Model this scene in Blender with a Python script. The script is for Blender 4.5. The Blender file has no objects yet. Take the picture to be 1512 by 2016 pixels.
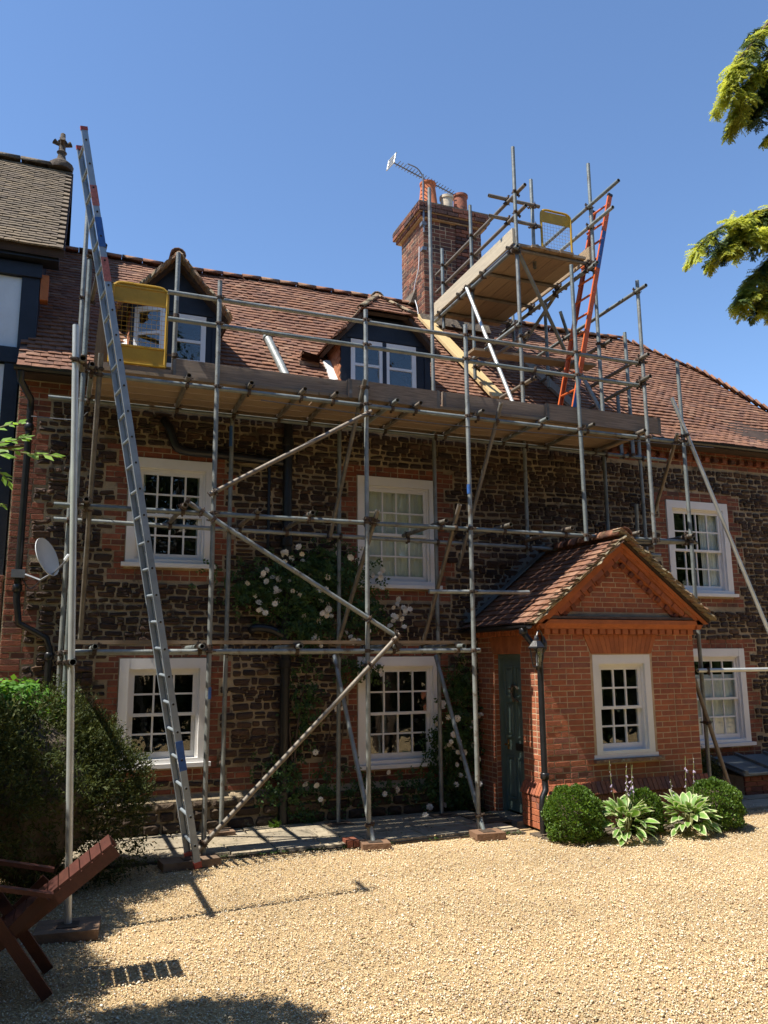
import bpy, math, random
import numpy as np
from mathutils import Vector, Matrix, Quaternion
random.seed(7); rng = np.random.default_rng(7)
sc = bpy.context.scene
COL = sc.collection
V = Vector

# ------------------------------------------------------------------ camera, sky, sun, exposure
EYE = V((0, 0, 1.92))
CX = V((0.93072461, -0.36561986, -0.00859193)); CY = V((0.05810812, 0.17103352, -0.98355019)); CZ = V((0.361075, 0.91491511, 0.18043059))
cam = bpy.data.cameras.new('camera'); cam.sensor_fit = 'VERTICAL'; cam.sensor_height = 36.0; cam.lens = 1596 / 2016 * 36
cam.clip_start = 0.05; cam.clip_end = 3000
co = bpy.data.objects.new('camera', cam); COL.objects.link(co)
m3 = Matrix((CX, -CY, -CZ)).transposed()
co.matrix_world = Matrix.Translation(EYE) @ m3.to_4x4()
sc.camera = co

SUN_EL = 60.0
sdir = V((-math.cos(math.radians(SUN_EL)), -0.045, math.sin(math.radians(SUN_EL)))).normalized()
world = bpy.data.worlds.new('World'); sc.world = world; world.use_nodes = True
wn = world.node_tree.nodes; wl = world.node_tree.links
sky = wn.new('ShaderNodeTexSky'); sky.sky_type = 'NISHITA'; sky.sun_disc = False
sky.sun_elevation = math.radians(SUN_EL); sky.sun_rotation = math.atan2(sdir.x, sdir.y)
sky.air_density = 1.0; sky.dust_density = 0.0; sky.ozone_density = 6.0; sky.altitude = 50
wl.new(sky.outputs[0], wn['Background'].inputs[0]); wn['Background'].inputs[1].default_value = 0.118
sl = bpy.data.lights.new('sun', 'SUN'); sl.energy = 5.0; sl.angle = math.radians(0.53); sl.color = (1.0, 0.94, 0.84)
so = bpy.data.objects.new('sun', sl); COL.objects.link(so); so.rotation_euler = sdir.to_track_quat('Z', 'Y').to_euler(); so.location = (-6, 2, 12)
sc.view_settings.view_transform = 'Standard'; sc.view_settings.look = 'None'; sc.view_settings.gamma = 1; sc.view_settings.use_curve_mapping = False
sc.view_settings.exposure = 0.88

# ------------------------------------------------------------------ materials
def mat(name, cols, rough=0.8, ns=5.0, na=0.25, bump=0.0, bs=60.0, metal=0.0, spec=0.4, coord='W', stretch=None, spots=None, sub=0.0):
    """cols: one colour or a list picked at random for each piece; ns/na: large mottling; bump/bs: fine relief; spots: (colour, scale, threshold)"""
    m = bpy.data.materials.new(name); m.use_nodes = True
    N = m.node_tree.nodes; L = m.node_tree.links; b = N['Principled BSDF']
    b.inputs['Roughness'].default_value = rough; b.inputs['Metallic'].default_value = metal; b.inputs['Specular IOR Level'].default_value = spec
    if coord == 'W':
        g = N.new('ShaderNodeNewGeometry'); src = g.outputs['Position']
    else:
        tc = N.new('ShaderNodeTexCoord'); oi0 = N.new('ShaderNodeObjectInfo'); ad = N.new('ShaderNodeVectorMath'); ad.operation = 'MULTIPLY_ADD'
        L.new(oi0.outputs['Random'], ad.inputs[0]); ad.inputs[1].default_value = (37, 91, 53); L.new(tc.outputs['Object'], ad.inputs[2]); src = ad.outputs[0]
    if stretch:
        vm = N.new('ShaderNodeVectorMath'); vm.operation = 'MULTIPLY'; L.new(src, vm.inputs[0]); vm.inputs[1].default_value = stretch; src = vm.outputs[0]
    if isinstance(cols, list):
        oi = N.new('ShaderNodeObjectInfo'); ge = N.new('ShaderNodeNewGeometry')
        a = N.new('ShaderNodeMath'); a.operation = 'ADD'; L.new(oi.outputs['Random'], a.inputs[0]); L.new(ge.outputs['Random Per Island'], a.inputs[1])
        f = N.new('ShaderNodeMath'); f.operation = 'FRACT'; L.new(a.outputs[0], f.inputs[0])
        cr = N.new('ShaderNodeValToRGB'); els = cr.color_ramp.elements
        for i, c in enumerate(cols):
            p = i / (len(cols) - 1)
            e = els[i] if i < 2 else els.new(p)
            e.position = p; e.color = (*c, 1)
        if len(cols) > 2:
            for i, e in enumerate(sorted(els, key=lambda e: e.position)): e.color = (*cols[i], 1)
        L.new(f.outputs[0], cr.inputs[0]); colo = cr.outputs[0]
    else:
        rgb = N.new('ShaderNodeRGB'); rgb.outputs[0].default_value = (*cols, 1); colo = rgb.outputs[0]
    nz = N.new('ShaderNodeTexNoise'); nz.inputs['Scale'].default_value = ns; nz.inputs['Detail'].default_value = 5; nz.inputs['Roughness'].default_value = 0.65
    L.new(src, nz.inputs['Vector'])
    mr = N.new('ShaderNodeMapRange'); mr.inputs[1].default_value = 0.3; mr.inputs[2].default_value = 0.7; mr.inputs[3].default_value = 1 - na; mr.inputs[4].default_value = 1 + na
    L.new(nz.outputs[0], mr.inputs[0])
    mx = N.new('ShaderNodeVectorMath'); mx.operation = 'SCALE'; L.new(colo, mx.inputs[0]); L.new(mr.outputs[0], mx.inputs['Scale']); colo = mx.outputs[0]
    if spots:
        sc_, ss, st = spots
        n2 = N.new('ShaderNodeTexNoise'); n2.inputs['Scale'].default_value = ss; n2.inputs['Detail'].default_value = 6; n2.inputs['Roughness'].default_value = 0.7; L.new(src, n2.inputs['Vector'])
        r2 = N.new('ShaderNodeMapRange'); r2.inputs[1].default_value = st; r2.inputs[2].default_value = st + 0.09; L.new(n2.outputs[0], r2.inputs[0])
        mm = N.new('ShaderNodeMix'); mm.data_type = 'RGBA'; L.new(r2.outputs[0], mm.inputs[0]); L.new(colo, mm.inputs[6]); mm.inputs[7].default_value = (*sc_, 1); colo = mm.outputs[2]
    L.new(colo, b.inputs['Base Color'])
    if bump:
        n3 = N.new('ShaderNodeTexNoise'); n3.inputs['Scale'].default_value = bs; n3.inputs['Detail'].default_value = 4; L.new(src, n3.inputs['Vector'])
        bp = N.new('ShaderNodeBump'); bp.inputs['Strength'].default_value = bump; bp.inputs['Distance'].default_value = 0.02; L.new(n3.outputs[0], bp.inputs['Height']); L.new(bp.outputs[0], b.inputs['Normal'])
    return m

def leaf_mat(name, cols, trans=0.35, rough=0.5, spec=0.4):
    m = mat(name, cols, rough, ns=3, na=0.3, spec=spec)
    N = m.node_tree.nodes; L = m.node_tree.links; b = N['Principled BSDF']; out = N['Material Output']
    t = N.new('ShaderNodeBsdfTranslucent'); ms = N.new('ShaderNodeMixShader'); ms.inputs[0].default_value = trans
    csrc = b.inputs['Base Color'].links[0].from_socket
    hs = N.new('ShaderNodeHueSaturation'); hs.inputs['Hue'].default_value = 0.48; hs.inputs['Saturation'].default_value = 1.1; hs.inputs['Value'].default_value = 1.5; L.new(csrc, hs.inputs['Color'])
    L.new(hs.outputs[0], t.inputs[0]); L.new(b.outputs[0], ms.inputs[1]); L.new(t.outputs[0], ms.inputs[2]); L.new(ms.outputs[0], out.inputs[0])
    return m

def glass_mat(name, tint=(0.93, 0.96, 0.95), boost=0.03):
    m = bpy.data.materials.new(name); m.use_nodes = True; N = m.node_tree.nodes; L = m.node_tree.links
    N.remove(N['Principled BSDF'])
    tr = N.new('ShaderNodeBsdfTransparent'); tr.inputs[0].default_value = (*tint, 1)
    gl = N.new('ShaderNodeBsdfGlossy'); gl.inputs['Roughness'].default_value = 0.015
    ge = N.new('ShaderNodeNewGeometry'); dt = N.new('ShaderNodeVectorMath'); dt.operation = 'DOT_PRODUCT'; L.new(ge.outputs['Incoming'], dt.inputs[0]); L.new(ge.outputs['Normal'], dt.inputs[1])
    ab = N.new('ShaderNodeMath'); ab.operation = 'ABSOLUTE'; L.new(dt.outputs['Value'], ab.inputs[0])
    om = N.new('ShaderNodeMath'); om.operation = 'SUBTRACT'; om.inputs[0].default_value = 1; L.new(ab.outputs[0], om.inputs[1])
    pw = N.new('ShaderNodeMath'); pw.operation = 'POWER'; L.new(om.outputs[0], pw.inputs[0]); pw.inputs[1].default_value = 5
    fr = N.new('ShaderNodeMath'); fr.operation = 'MULTIPLY_ADD'; L.new(pw.outputs[0], fr.inputs[0]); fr.inputs[1].default_value = .96; fr.inputs[2].default_value = .04   # Schlick
    ad = N.new('ShaderNodeMath'); ad.operation = 'ADD'; ad.inputs[1].default_value = boost; L.new(fr.outputs[0], ad.inputs[0])
    n = N.new('ShaderNodeTexNoise'); n.inputs['Scale'].default_value = 5; g = N.new('ShaderNodeNewGeometry'); L.new(g.outputs['Position'], n.inputs['Vector'])
    bp = N.new('ShaderNodeBump'); bp.inputs['Strength'].default_value = 0.12; bp.inputs['Distance'].default_value = 0.02; L.new(n.outputs[0], bp.inputs['Height']); L.new(bp.outputs[0], gl.inputs['Normal'])
    ms = N.new('ShaderNodeMixShader'); L.new(ad.outputs[0], ms.inputs[0]); L.new(tr.outputs[0], ms.inputs[1]); L.new(gl.outputs[0], ms.inputs[2]); L.new(ms.outputs[0], N['Material Output'].inputs[0])
    return m

M = {}
M['stone'] = mat('ironstone', [(.059, .037, .027), (.041, .027, .022), (.081, .046, .029), (.051, .035, .029), (.034, .023, .021), (.104, .059, .034)], .92, ns=2.2, na=.42, bump=1.0, bs=38, spots=((.13, .105, .07), 7.0, .67))
M['plinth_stone'] = mat('plinth_stone', [(.06, .042, .028), (.045, .03, .022), (.085, .06, .038)], .95, ns=7, na=.35, bump=.9, bs=30, spots=((.16, .15, .09), 4.0, .6))
M['mortar'] = mat('lime_mortar', (.319, .252, .162), .95, ns=1.6, na=.5, bump=.9, bs=60, spots=((.09, .068, .045), 2.6, .54))
M['oldbrick'] = mat('old_red_brick', [(.184, .055, .030), (.241, .075, .039), (.127, .046, .030), (.265, .086, .044), (.086, .041, .032)], .9, ns=11, na=.3, bump=.5, bs=70, spots=((.10, .07, .05), 6, .62))
M['brick'] = mat('orange_red_brick', [(.288, .089, .045), (.360, .114, .053), (.240, .080, .047), (.396, .127, .056), (.324, .101, .049), (.240, .097, .068)], .88, ns=14, na=.2, bump=.45, bs=80, spots=((.27, .15, .09), 9, .66))
M['brick_mortar'] = mat('pale_brick_mortar', (.46, .33, .21), .95, ns=8, na=.25, bump=.5, bs=90)
M['rubbed'] = mat('rubbed_orange_brick', [(.363, .110, .040), (.418, .132, .046), (.330, .101, .037)], .85, ns=7, na=.2, bump=.3, bs=80, spots=((.26, .13, .06), 3.0, .62))
M['chbrick'] = mat('chimney_brick', [(.180, .062, .036), (.123, .046, .032), (.228, .080, .042), (.085, .038, .029), (.059, .032, .027)], .9, ns=8, na=.3, bump=.5, bs=60)
M['tile'] = mat('clay_roof_tile', [(.196, .092, .053), (.165, .077, .049), (.228, .108, .060), (.132, .067, .048), (.212, .099, .055), (.180, .090, .060), (.265, .146, .089)], .9, ns=10, na=.3, bump=.6, bs=50, spots=((.33, .28, .21), 9, .70))
M['tile_orange'] = mat('orange_hung_tile', [(.33, .125, .055), (.28, .105, .05), (.38, .155, .07)], .88, ns=10, na=.2, bump=.4, bs=50)
M['tile_grey'] = mat('weathered_brown_tile', [(.15, .115, .075), (.125, .095, .068), (.18, .135, .085), (.105, .082, .06)], .92, ns=8, na=.25, bump=.5, bs=50, spots=((.30, .27, .18), 9, .68))
M['mossy'] = mat('mossy_verge_tile', [(.24, .19, .12), (.19, .15, .09), (.28, .2, .13), (.22, .11, .06)], .95, ns=20, na=.4, bump=.8, bs=60, spots=((.33, .33, .25), 16, .56))
M['underlay'] = mat('roof_batten_dark', (.05, .032, .024), .95)
M['ridge'] = mat('ridge_tile_clay', [(.25, .11, .06), (.20, .09, .055), (.26, .15, .085)], .9, ns=9, na=.3, bump=.5, bs=50, spots=((.25, .22, .1), 10, .6))
M['white'] = mat('white_paint', (.72, .71, .69), .45, ns=3, na=.05, bump=.06, bs=30)
M['cream'] = mat('cream_curtain', (.74, .74, .62), .9, ns=5, na=.08, stretch=(8, 8, .6))
M['pale'] = mat('white_blind', (.82, .81, .76), .9, ns=4, na=.08)
M['navy'] = mat('navy_black_paint', (.012, .015, .024), .55, ns=6, na=.3, bump=.2, bs=40)
M['black'] = mat('black_pipe_paint', (.012, .012, .013), .35, ns=8, na=.3, bump=.1, bs=50, spec=.5)
M['ledge'] = mat('dark_stained_ledge_brick', (.085, .058, .052), .9, ns=9, na=.35, bump=.6, bs=40, spots=((.22, .2, .17), 14, .62))
M['lead'] = mat('lead_sheet', (.12, .135, .135), .6, ns=3, na=.25, bump=.15, bs=12)
M['leadwhite'] = mat('fresh_lead_flashing', (.66, .66, .64), .45, ns=9, na=.15, bump=.4, bs=20)
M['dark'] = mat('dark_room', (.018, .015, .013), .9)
M['glass'] = glass_mat('window_glass')
M['door'] = mat('grey_green_door_paint', (.10, .145, .128), .42, ns=4, na=.15, bump=.08, bs=40)
M['brass'] = mat('brass', (.75, .52, .2), .25, metal=1.0, na=.1)
M['gal'] = mat('galvanised_tube', [(.19, .215, .21), (.15, .17, .165), (.24, .26, .25), (.18, .185, .17)], .5, ns=7, na=.3, bump=.15, bs=50, metal=.3, spots=((.125, .10, .075), 5, .57))
M['galbright'] = mat('bright_new_tube', (.50, .52, .50), .38, ns=6, na=.15, metal=.4)
M['galrust'] = mat('rusty_tube', [(.19, .155, .12), (.15, .14, .12)], .6, ns=8, na=.3, bump=.2, bs=50, metal=.4, spots=((.25, .265, .26), 4, .6))
M['darkstone'] = mat('dark_weathered_stone', (.075, .058, .045), .95, ns=15, na=.4, bump=.6, bs=40)
M['leafdebris'] = mat('dead_leaf', [(.16, .10, .05), (.09, .06, .035), (.12, .13, .05), (.22, .15, .07)], .9)
M['rust'] = mat('rusty_coupler', [(.07, .048, .036), (.10, .07, .05), (.05, .042, .036)], .7, ns=20, na=.4, bump=.4, bs=80, metal=.4)
M['board'] = mat('weathered_scaffold_board', [(.290, .203, .123), (.235, .162, .099), (.322, .234, .145), (.212, .149, .092)], .85, ns=2.2, na=.28, bump=.4, bs=22, coord='O', stretch=(3, 14, 9), spots=((.17, .11, .065), 3.2, .6))
M['toe'] = mat('grey_toe_board', [(.260, .197, .140), (.221, .165, .122), (.299, .229, .159)], .85, ns=2.0, na=.34, bump=.4, bs=22, coord='O', stretch=(3, 9, 7), spots=((.12, .09, .07), 2.6, .6))
M['paleboard'] = mat('sunlit_tone_board', [(.52, .44, .32), (.46, .39, .28)], .85, ns=2.2, na=.2, bump=.4, bs=22, coord='O', stretch=(3, 14, 9), spots=((.34, .27, .18), 3.2, .64))  # board copy with sunlight put into its colour, for the tower's left toe board
M['newtimber'] = mat('fresh_pale_timber', (.56, .42, .21), .7, ns=2, na=.18, bump=.2, bs=20, coord='O', stretch=(1.5, 12, 12))
M['sole'] = mat('brown_sole_board', [(.17, .095, .055), (.21, .125, .075), (.15, .11, .075)], .85, ns=5, na=.25, bump=.3, bs=30)
M['yellow'] = mat('yellow_gate_paint', (.42, .245, .015), .45, ns=5, na=.12, bump=.1, bs=40, spots=((.28, .18, .04), 9, .7))
M['alu'] = mat('ladder_aluminium', (.27, .31, .34), .45, ns=5, na=.2, metal=.35)
M['orange'] = mat('orange_fibreglass', (.50, .10, .022), .45, ns=5, na=.12)
M['red'] = mat('red_plastic', (.36, .06, .04), .5)
M['redlabel'] = mat('red_white_sticker', (.38, .12, .09), .5, ns=40, na=.4)
M['blue'] = mat('blue_sticker', (.03, .10, .30), .5, ns=30, na=.2)
M['terracotta'] = mat('terracotta_pot', (.44, .13, .05), .85, ns=5, na=.2, bump=.2, bs=40)
M['sootpot'] = mat('sooty_terracotta', (.30, .105, .06), .85, ns=5, na=.3, bump=.2, bs=40, spots=((.035, .03, .03), 5, .52))
M['creampot'] = mat('buff_pot', (.55, .46, .34), .85, ns=10, na=.3)
M['lichen'] = mat('lichen_stone', (.12, .095, .07), .95, ns=15, na=.45, bump=.8, bs=40, spots=((.22, .19, .12), 12, .6))
M['plaster'] = mat('white_plaster', (.66, .68, .70), .85, ns=2.5, na=.07, bump=.25, bs=25)
M['dishgrey'] = mat('grey_dish', (.62, .65, .67), .45, ns=3, na=.08)
M['metal'] = mat('aerial_metal', (.16, .17, .19), .45, metal=.4)
M['slab'] = mat('paving_stone', [(.29, .24, .165), (.235, .20, .145), (.33, .275, .19), (.255, .225, .175)], .92, ns=5, na=.3, bump=.5, bs=30, spots=((.13, .12, .085), 3.5, .6))
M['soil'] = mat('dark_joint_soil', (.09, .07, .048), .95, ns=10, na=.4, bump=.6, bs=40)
M['chairwood'] = mat('red_brown_stained_wood', [(.068, .022, .014), (.084, .026, .018), (.056, .019, .014)], .5, ns=3, na=.25, bump=.2, bs=30, coord='O', stretch=(10, 2, 10))
M['pebble'] = mat('gravel_pebble', [(.737, .620, .374), (.524, .370, .198), (.776, .660, .416), (.446, .290, .166), (.660, .490, .260), (.854, .810, .666), (.330, .200, .125), (.757, .640, .416)], .85, ns=.9, na=.24, spots=((.46, .31, .18), 1.6, .66))
M['gravelbase'] = mat('gravel_ground', (.52, .37, .19), .95, ns=60, na=.5, bump=1.0, bs=130, spots=((.30, .19, .09), 90, .56))
M['bark'] = mat('bark', (.10, .07, .05), .95, ns=12, na=.4, bump=.8, bs=30)
M['box'] = leaf_mat('box_leaf', [(.06, .125, .016), (.10, .19, .024), (.04, .085, .014), (.17, .27, .04)], .3)
M['yew'] = leaf_mat('conifer_shrub_leaf', [(.030, .044, .012), (.042, .058, .014), (.075, .088, .02), (.022, .034, .010)], .2, .6, .2)
M['ivy'] = leaf_mat('bright_ivy_leaf', [(.10, .24, .04), (.14, .30, .05), (.07, .18, .03)], .4)
M['rose'] = leaf_mat('rose_leaf', [(.04, .085, .022), (.06, .12, .03), (.03, .065, .018), (.09, .16, .04)], .35)
M['petal'] = leaf_mat('cream_rose_petal', [(.82, .79, .70), (.86, .84, .78), (.80, .72, .58)], .3)
M['spring'] = leaf_mat('young_green_leaf', [(.22, .42, .06), (.17, .34, .05), (.28, .48, .09)], .5)
M['gold'] = leaf_mat('golden_conifer', [(.42, .46, .085), (.31, .38, .07), (.54, .56, .13), (.21, .28, .05)], .5)
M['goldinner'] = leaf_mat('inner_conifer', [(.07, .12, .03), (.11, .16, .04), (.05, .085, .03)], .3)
M['lilac'] = leaf_mat('lilac_bell', [(.44, .36, .48), (.52, .45, .56)], .35)
M['stalk'] = mat('plant_stalk', (.16, .17, .06), .7)
M['wood_far'] = leaf_mat('far_tree_leaf', [(.035, .06, .018), (.05, .085, .022), (.028, .045, .015)], .2)
hm = leaf_mat('hosta_leaf', [(.16, .34, .05), (.13, .28, .045), (.20, .38, .07)], .35)
N = hm.node_tree.nodes; L = hm.node_tree.links; b_ = N['Principled BSDF']
at = N.new('ShaderNodeAttribute'); at.attribute_name = 'edge'
mx_ = N.new('ShaderNodeMix'); mx_.data_type = 'RGBA'; sk = b_.inputs['Base Color'].links[0].from_socket
L.new(at.outputs['Fac'], mx_.inputs[0]); L.new(sk, mx_.inputs[6]); mx_.inputs[7].default_value = (.74, .74, .46, 1); L.new(mx_.outputs[2], b_.inputs['Base Color'])
for nd in N:
    if nd.type == 'HUE_SAT':
        L.new(mx_.outputs[2], nd.inputs['Color']); nd.inputs['Value'].default_value = 1.1
M['hosta'] = hm

# ------------------------------------------------------------------ mesh helpers
def mesh_from(name, v, f, m=None, smooth=False):
    me = bpy.data.meshes.new(name); me.from_pydata([tuple(p) for p in v], [], f); me.update()
    if m is not None: me.materials.append(m)
    if smooth: me.polygons.foreach_set('use_smooth', [True] * len(me.polygons))
    return me

def mesh_quads(name, arr, m, smooth=False, k=4):
    """arr: (n,k,3) numpy array of separate polygons"""
    n = arr.shape[0]; me = bpy.data.meshes.new(name)
    me.vertices.add(n * k); me.vertices.foreach_set('co', arr.astype(np.float32).ravel())
    me.loops.add(n * k); me.loops.foreach_set('vertex_index', np.arange(n * k, dtype=np.int32))
    me.polygons.add(n); me.polygons.foreach_set('loop_start', np.arange(0, n * k, k, dtype=np.int32))
    me.update(calc_edges=True); me.materials.append(m)
    if smooth: me.polygons.foreach_set('use_smooth', [True] * n)
    return me

class MB:
    def __init__(s): s.v = []; s.f = []
    def add(s, v, f, mtx=None):
        o = len(s.v)
        s.v += [tuple(mtx @ V(p)) if mtx else tuple(p) for p in v]; s.f += [tuple(i + o for i in q) for q in f]; return s
    def box(s, x0, x1, y0, y1, z0, z1, mtx=None):
        return s.add([(x0, y0, z0), (x1, y0, z0), (x1, y1, z0), (x0, y1, z0), (x0, y0, z1), (x1, y0, z1), (x1, y1, z1), (x0, y1, z1)],
                     [(3, 2, 1, 0), (4, 5, 6, 7), (0, 1, 5, 4), (1, 2, 6, 5), (2, 3, 7, 6), (3, 0, 4, 7)], mtx)
    def prism(s, poly, a, b, axis='y', mtx=None):
        """polygon (list of 2-D points) extruded along an axis from a to b"""
        n = len(poly)
        def P(p, t): return {'y': (p[0], t, p[1]), 'x': (t, p[0], p[1]), 'z': (p[0], p[1], t)}[axis]
        v = [P(p, a) for p in poly] + [P(p, b) for p in poly]
        f = [tuple(range(n)), tuple(range(2 * n - 1, n - 1, -1))] + [(i, n + i, n + (i + 1) % n, (i + 1) % n) for i in range(n)]
        return s.add(v, f, mtx)
    def tube(s, pts, r, n=10, cap=True, r1=None):
        pts = [V(p) for p in pts]; rings = []; up = None
        for i, p in enumerate(pts):
            d = ((pts[min(i + 1, len(pts) - 1)] - pts[max(i - 1, 0)])).normalized()
            if up is None: up = d.orthogonal().normalized()
            up = (up - d * up.dot(d)).normalized(); w = d.cross(up)
            rr = r if r1 is None else r + (r1 - r) * i / (len(pts) - 1)
            if isinstance(r, (list, tuple)): rr = r[i]
            rings.append([p + (up * math.cos(2 * math.pi * k / n) + w * math.sin(2 * math.pi * k / n)) * rr for k in range(n)])
        o = len(s.v)
        for q in rings: s.v += [tuple(p) for p in q]
        for i in range(len(pts) - 1):
            for k in range(n): s.f.append((o + i * n + k, o + i * n + (k + 1) % n, o + (i + 1) * n + (k + 1) % n, o + (i + 1) * n + k))
        if cap:
            s.f.append(tuple(o + k for k in reversed(range(n)))); s.f.append(tuple(o + (len(pts) - 1) * n + k for k in range(n)))
        return s
    def lathe(s, prof, c, n=20, axis=None):
        """profile of (radius, height) round a vertical axis at c"""
        o = len(s.v); c = V(c)
        for r, h in prof:
            for k in range(n): s.v.append((c.x + r * math.cos(2 * math.pi * k / n), c.y + r * math.sin(2 * math.pi * k / n), c.z + h))
        for i in range(len(prof) - 1):
            for k in range(n): s.f.append((o + i * n + k, o + i * n + (k + 1) % n, o + (i + 1) * n + (k + 1) % n, o + (i + 1) * n + k))
        s.f.append(tuple(o + k for k in reversed(range(n)))); s.f.append(tuple(o + (len(prof) - 1) * n + k for k in range(n)))
        return s
    def mesh(s, name, m, smooth=False): return mesh_from(name, s.v, s.f, m, smooth)
    def build(s, name, m, parent=None, smooth=False):
        return link(name, s.mesh(name, m, smooth), parent)

def link(name, me, parent=None, mtx=None):
    o = bpy.data.objects.new(name, me); COL.objects.link(o)
    if mtx is not None: o.matrix_world = mtx
    if parent is not None:
        o.parent = parent; o.matrix_parent_inverse = PINV.get(parent.name) or parent.matrix_world.inverted()
    return o
PINV = {}
def smooth_angle(o, deg=40):
    me = o.data; me.polygons.foreach_set('use_smooth', [True] * len(me.polygons))
    try: me.set_sharp_from_angle(angle=math.radians(deg))
    except Exception: pass
    return o

def thing(name, label, cat, loc=(0, 0, 0), group=None):
    o = bpy.data.objects.new(name, None); COL.objects.link(o); o.location = loc; o.empty_display_size = .1
    PINV[o.name] = Matrix.Translation(-V(loc))
    return tag(o, label, cat, group)
def tag(o, label, cat, group=None, kind=None):
    o['label'] = label; o['category'] = cat
    if group: o['group'] = group
    if kind: o['kind'] = kind
    return o
def struct(name, bm, m):
    o = bm.build(name, m); o['kind'] = 'structure'; return o

def in_view(p, mx=0.03):
    d = V(p) - EYE; z = d.dot(CZ)
    if z < .3: return 0.0
    u = d.dot(CX) / z * 1596 / 756; w = d.dot(CY) / z * 1596 / 1008
    return 1 / z if abs(u) < 1 + mx and abs(w) < 1 + mx else 0.0

class Pieces:
    """alike pieces: the nearest ones in view become objects that share meshes, the rest one joined part"""
    def __init__(s, name, variants, m): s.name = name; s.var = variants; s.m = m; s.it = []
    def add(s, k, mtx): s.it.append((k % len(s.var), mtx))
    def box(s, k, c, size, rot=None):
        mt = Matrix.Translation(c)
        if rot is not None: mt = mt @ rot
        s.add(k, mt @ Matrix.Diagonal((*size, 1)))
    def build(s, parent, nmax=300, smooth=False):
        ms = [mesh_from(s.name, v, f, s.m, smooth) for v, f in s.var]
        order = sorted(range(len(s.it)), key=lambda i: -in_view(s.it[i][1].translation))
        solo = set(i for i in order[:nmax] if in_view(s.it[i][1].translation) > 0)
        for i in solo: link(s.name, ms[s.it[i][0]], parent, s.it[i][1])
        rest = [s.it[i] for i in range(len(s.it)) if i not in solo]
        if rest:
            vs = []; fs = []; o = 0
            arr = [(np.array(v, dtype=float), f) for v, f in s.var]
            for k, mt in rest:
                v, f = arr[k]; mm = np.array(mt); w = v @ mm[:3, :3].T + mm[:3, 3]
                vs.append(w); fs += [tuple(j + o for j in q) for q in f]; o += len(v)
            me = mesh_from(s.name + '_field', np.concatenate(vs).tolist(), fs, s.m, smooth)
            ob = link(s.name + '_field', me, parent); ob['kind'] = 'stuff'

def cube_var(bev=0.0, jit=0.0, r=random):
    """unit box centred on the origin with its front (-y) edges chamfered"""
    b = bev
    j = lambda: r.uniform(-jit, jit)
    back = [(-.5 + j(), .5, -.5 + j()), (.5 + j(), .5, -.5 + j()), (.5 + j(), .5, .5 + j()), (-.5 + j(), .5, .5 + j())]
    if not b:
        fr = [(x, -.5, z) for x, y, z in back]
        return back + fr, [(0, 1, 2, 3), (7, 6, 5, 4), (0, 4, 5, 1), (1, 5, 6, 2), (2, 6, 7, 3), (3, 7, 4, 0)]
    mid = [(x, -.5 + b * 2, z) for x, y, z in back]; fr = [(x * (1 - b), -.5, z * (1 - 2.2 * b)) for x, y, z in back]
    v = back + mid + fr; f = [(11, 10, 9, 8)]
    for a in (0, 4):
        for i in range(4): f.append((a + i, a + 4 + i, a + 4 + (i + 1) % 4, a + (i + 1) % 4))
    return v, f
def stone_var(r):
    n = 10; out = []
    for k in range(n):
        a = 2 * math.pi * (k + r.uniform(-.25, .25)) / n
        c, s_ = math.cos(a), math.sin(a)
        e = 2 / r.uniform(4.0, 8)
        x = .5 * math.copysign(abs(c) ** e, c) * r.uniform(.90, 1.06); z = .5 * math.copysign(abs(s_) ** e, s_) * r.uniform(.90, 1.06)
        out.append((x, z))
    tx, tz = r.uniform(-.25, .25), r.uniform(-.25, .25)
    v = [(x, .5, z) for x, z in out] + [(x, -.1 + x * tx + z * tz, z) for x, z in out] + [(x * .8 + r.uniform(-.03, .03), -.42 + x * tx + z * tz + r.uniform(-.12, .12), z * .72 + r.uniform(-.03, .03)) for x, z in out] + [(r.uniform(-.1, .1), -.5 + r.uniform(-.15, .1), r.uniform(-.1, .1))]
    f = []
    for a in (0, n):
        for i in range(n): f.append((a + i, a + n + i, a + n + (i + 1) % n, a + (i + 1) % n))
    for i in range(n): f.append((2 * n + i, 3 * n, 2 * n + (i + 1) % n))
    return v, f
rr = random.Random(3)
STONES = [stone_var(rr) for _ in range(24)]
BRICKS = [cube_var(.045, .012, rr) for _ in range(6)]
SLABS = [cube_var(0, .0, rr)]
def tile_var(r):
    c = r.uniform(-.1, .35)
    v = []
    for z in (-.5, .5):
        for x in (-.5, 0, .5):
            v.append((x + r.uniform(-.015, .015), -.5 - (c if x == 0 else 0) + r.uniform(-.1, .1), z))
        for x in (-.5, 0, .5): v.append((x, .5 - (c if x == 0 else 0), z))
    # order: 0-2 low front, 3-5 low back, 6-8 high front, 9-11 high back
    f = [(0, 1, 7, 6), (1, 2, 8, 7), (3, 9, 10, 4), (4, 10, 11, 5), (0, 3, 4, 1), (1, 4, 5, 2), (0, 6, 9, 3), (2, 5, 11, 8)]
    return v, f
TILES = [tile_var(rr) for _ in range(10)]

def interp(t, pts):
    for (a, va), (b, vb) in zip(pts, pts[1:]):
        if t <= b: return va + (vb - va) * max(0, (t - a)) / (b - a)
    return pts[-1][1]

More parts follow.
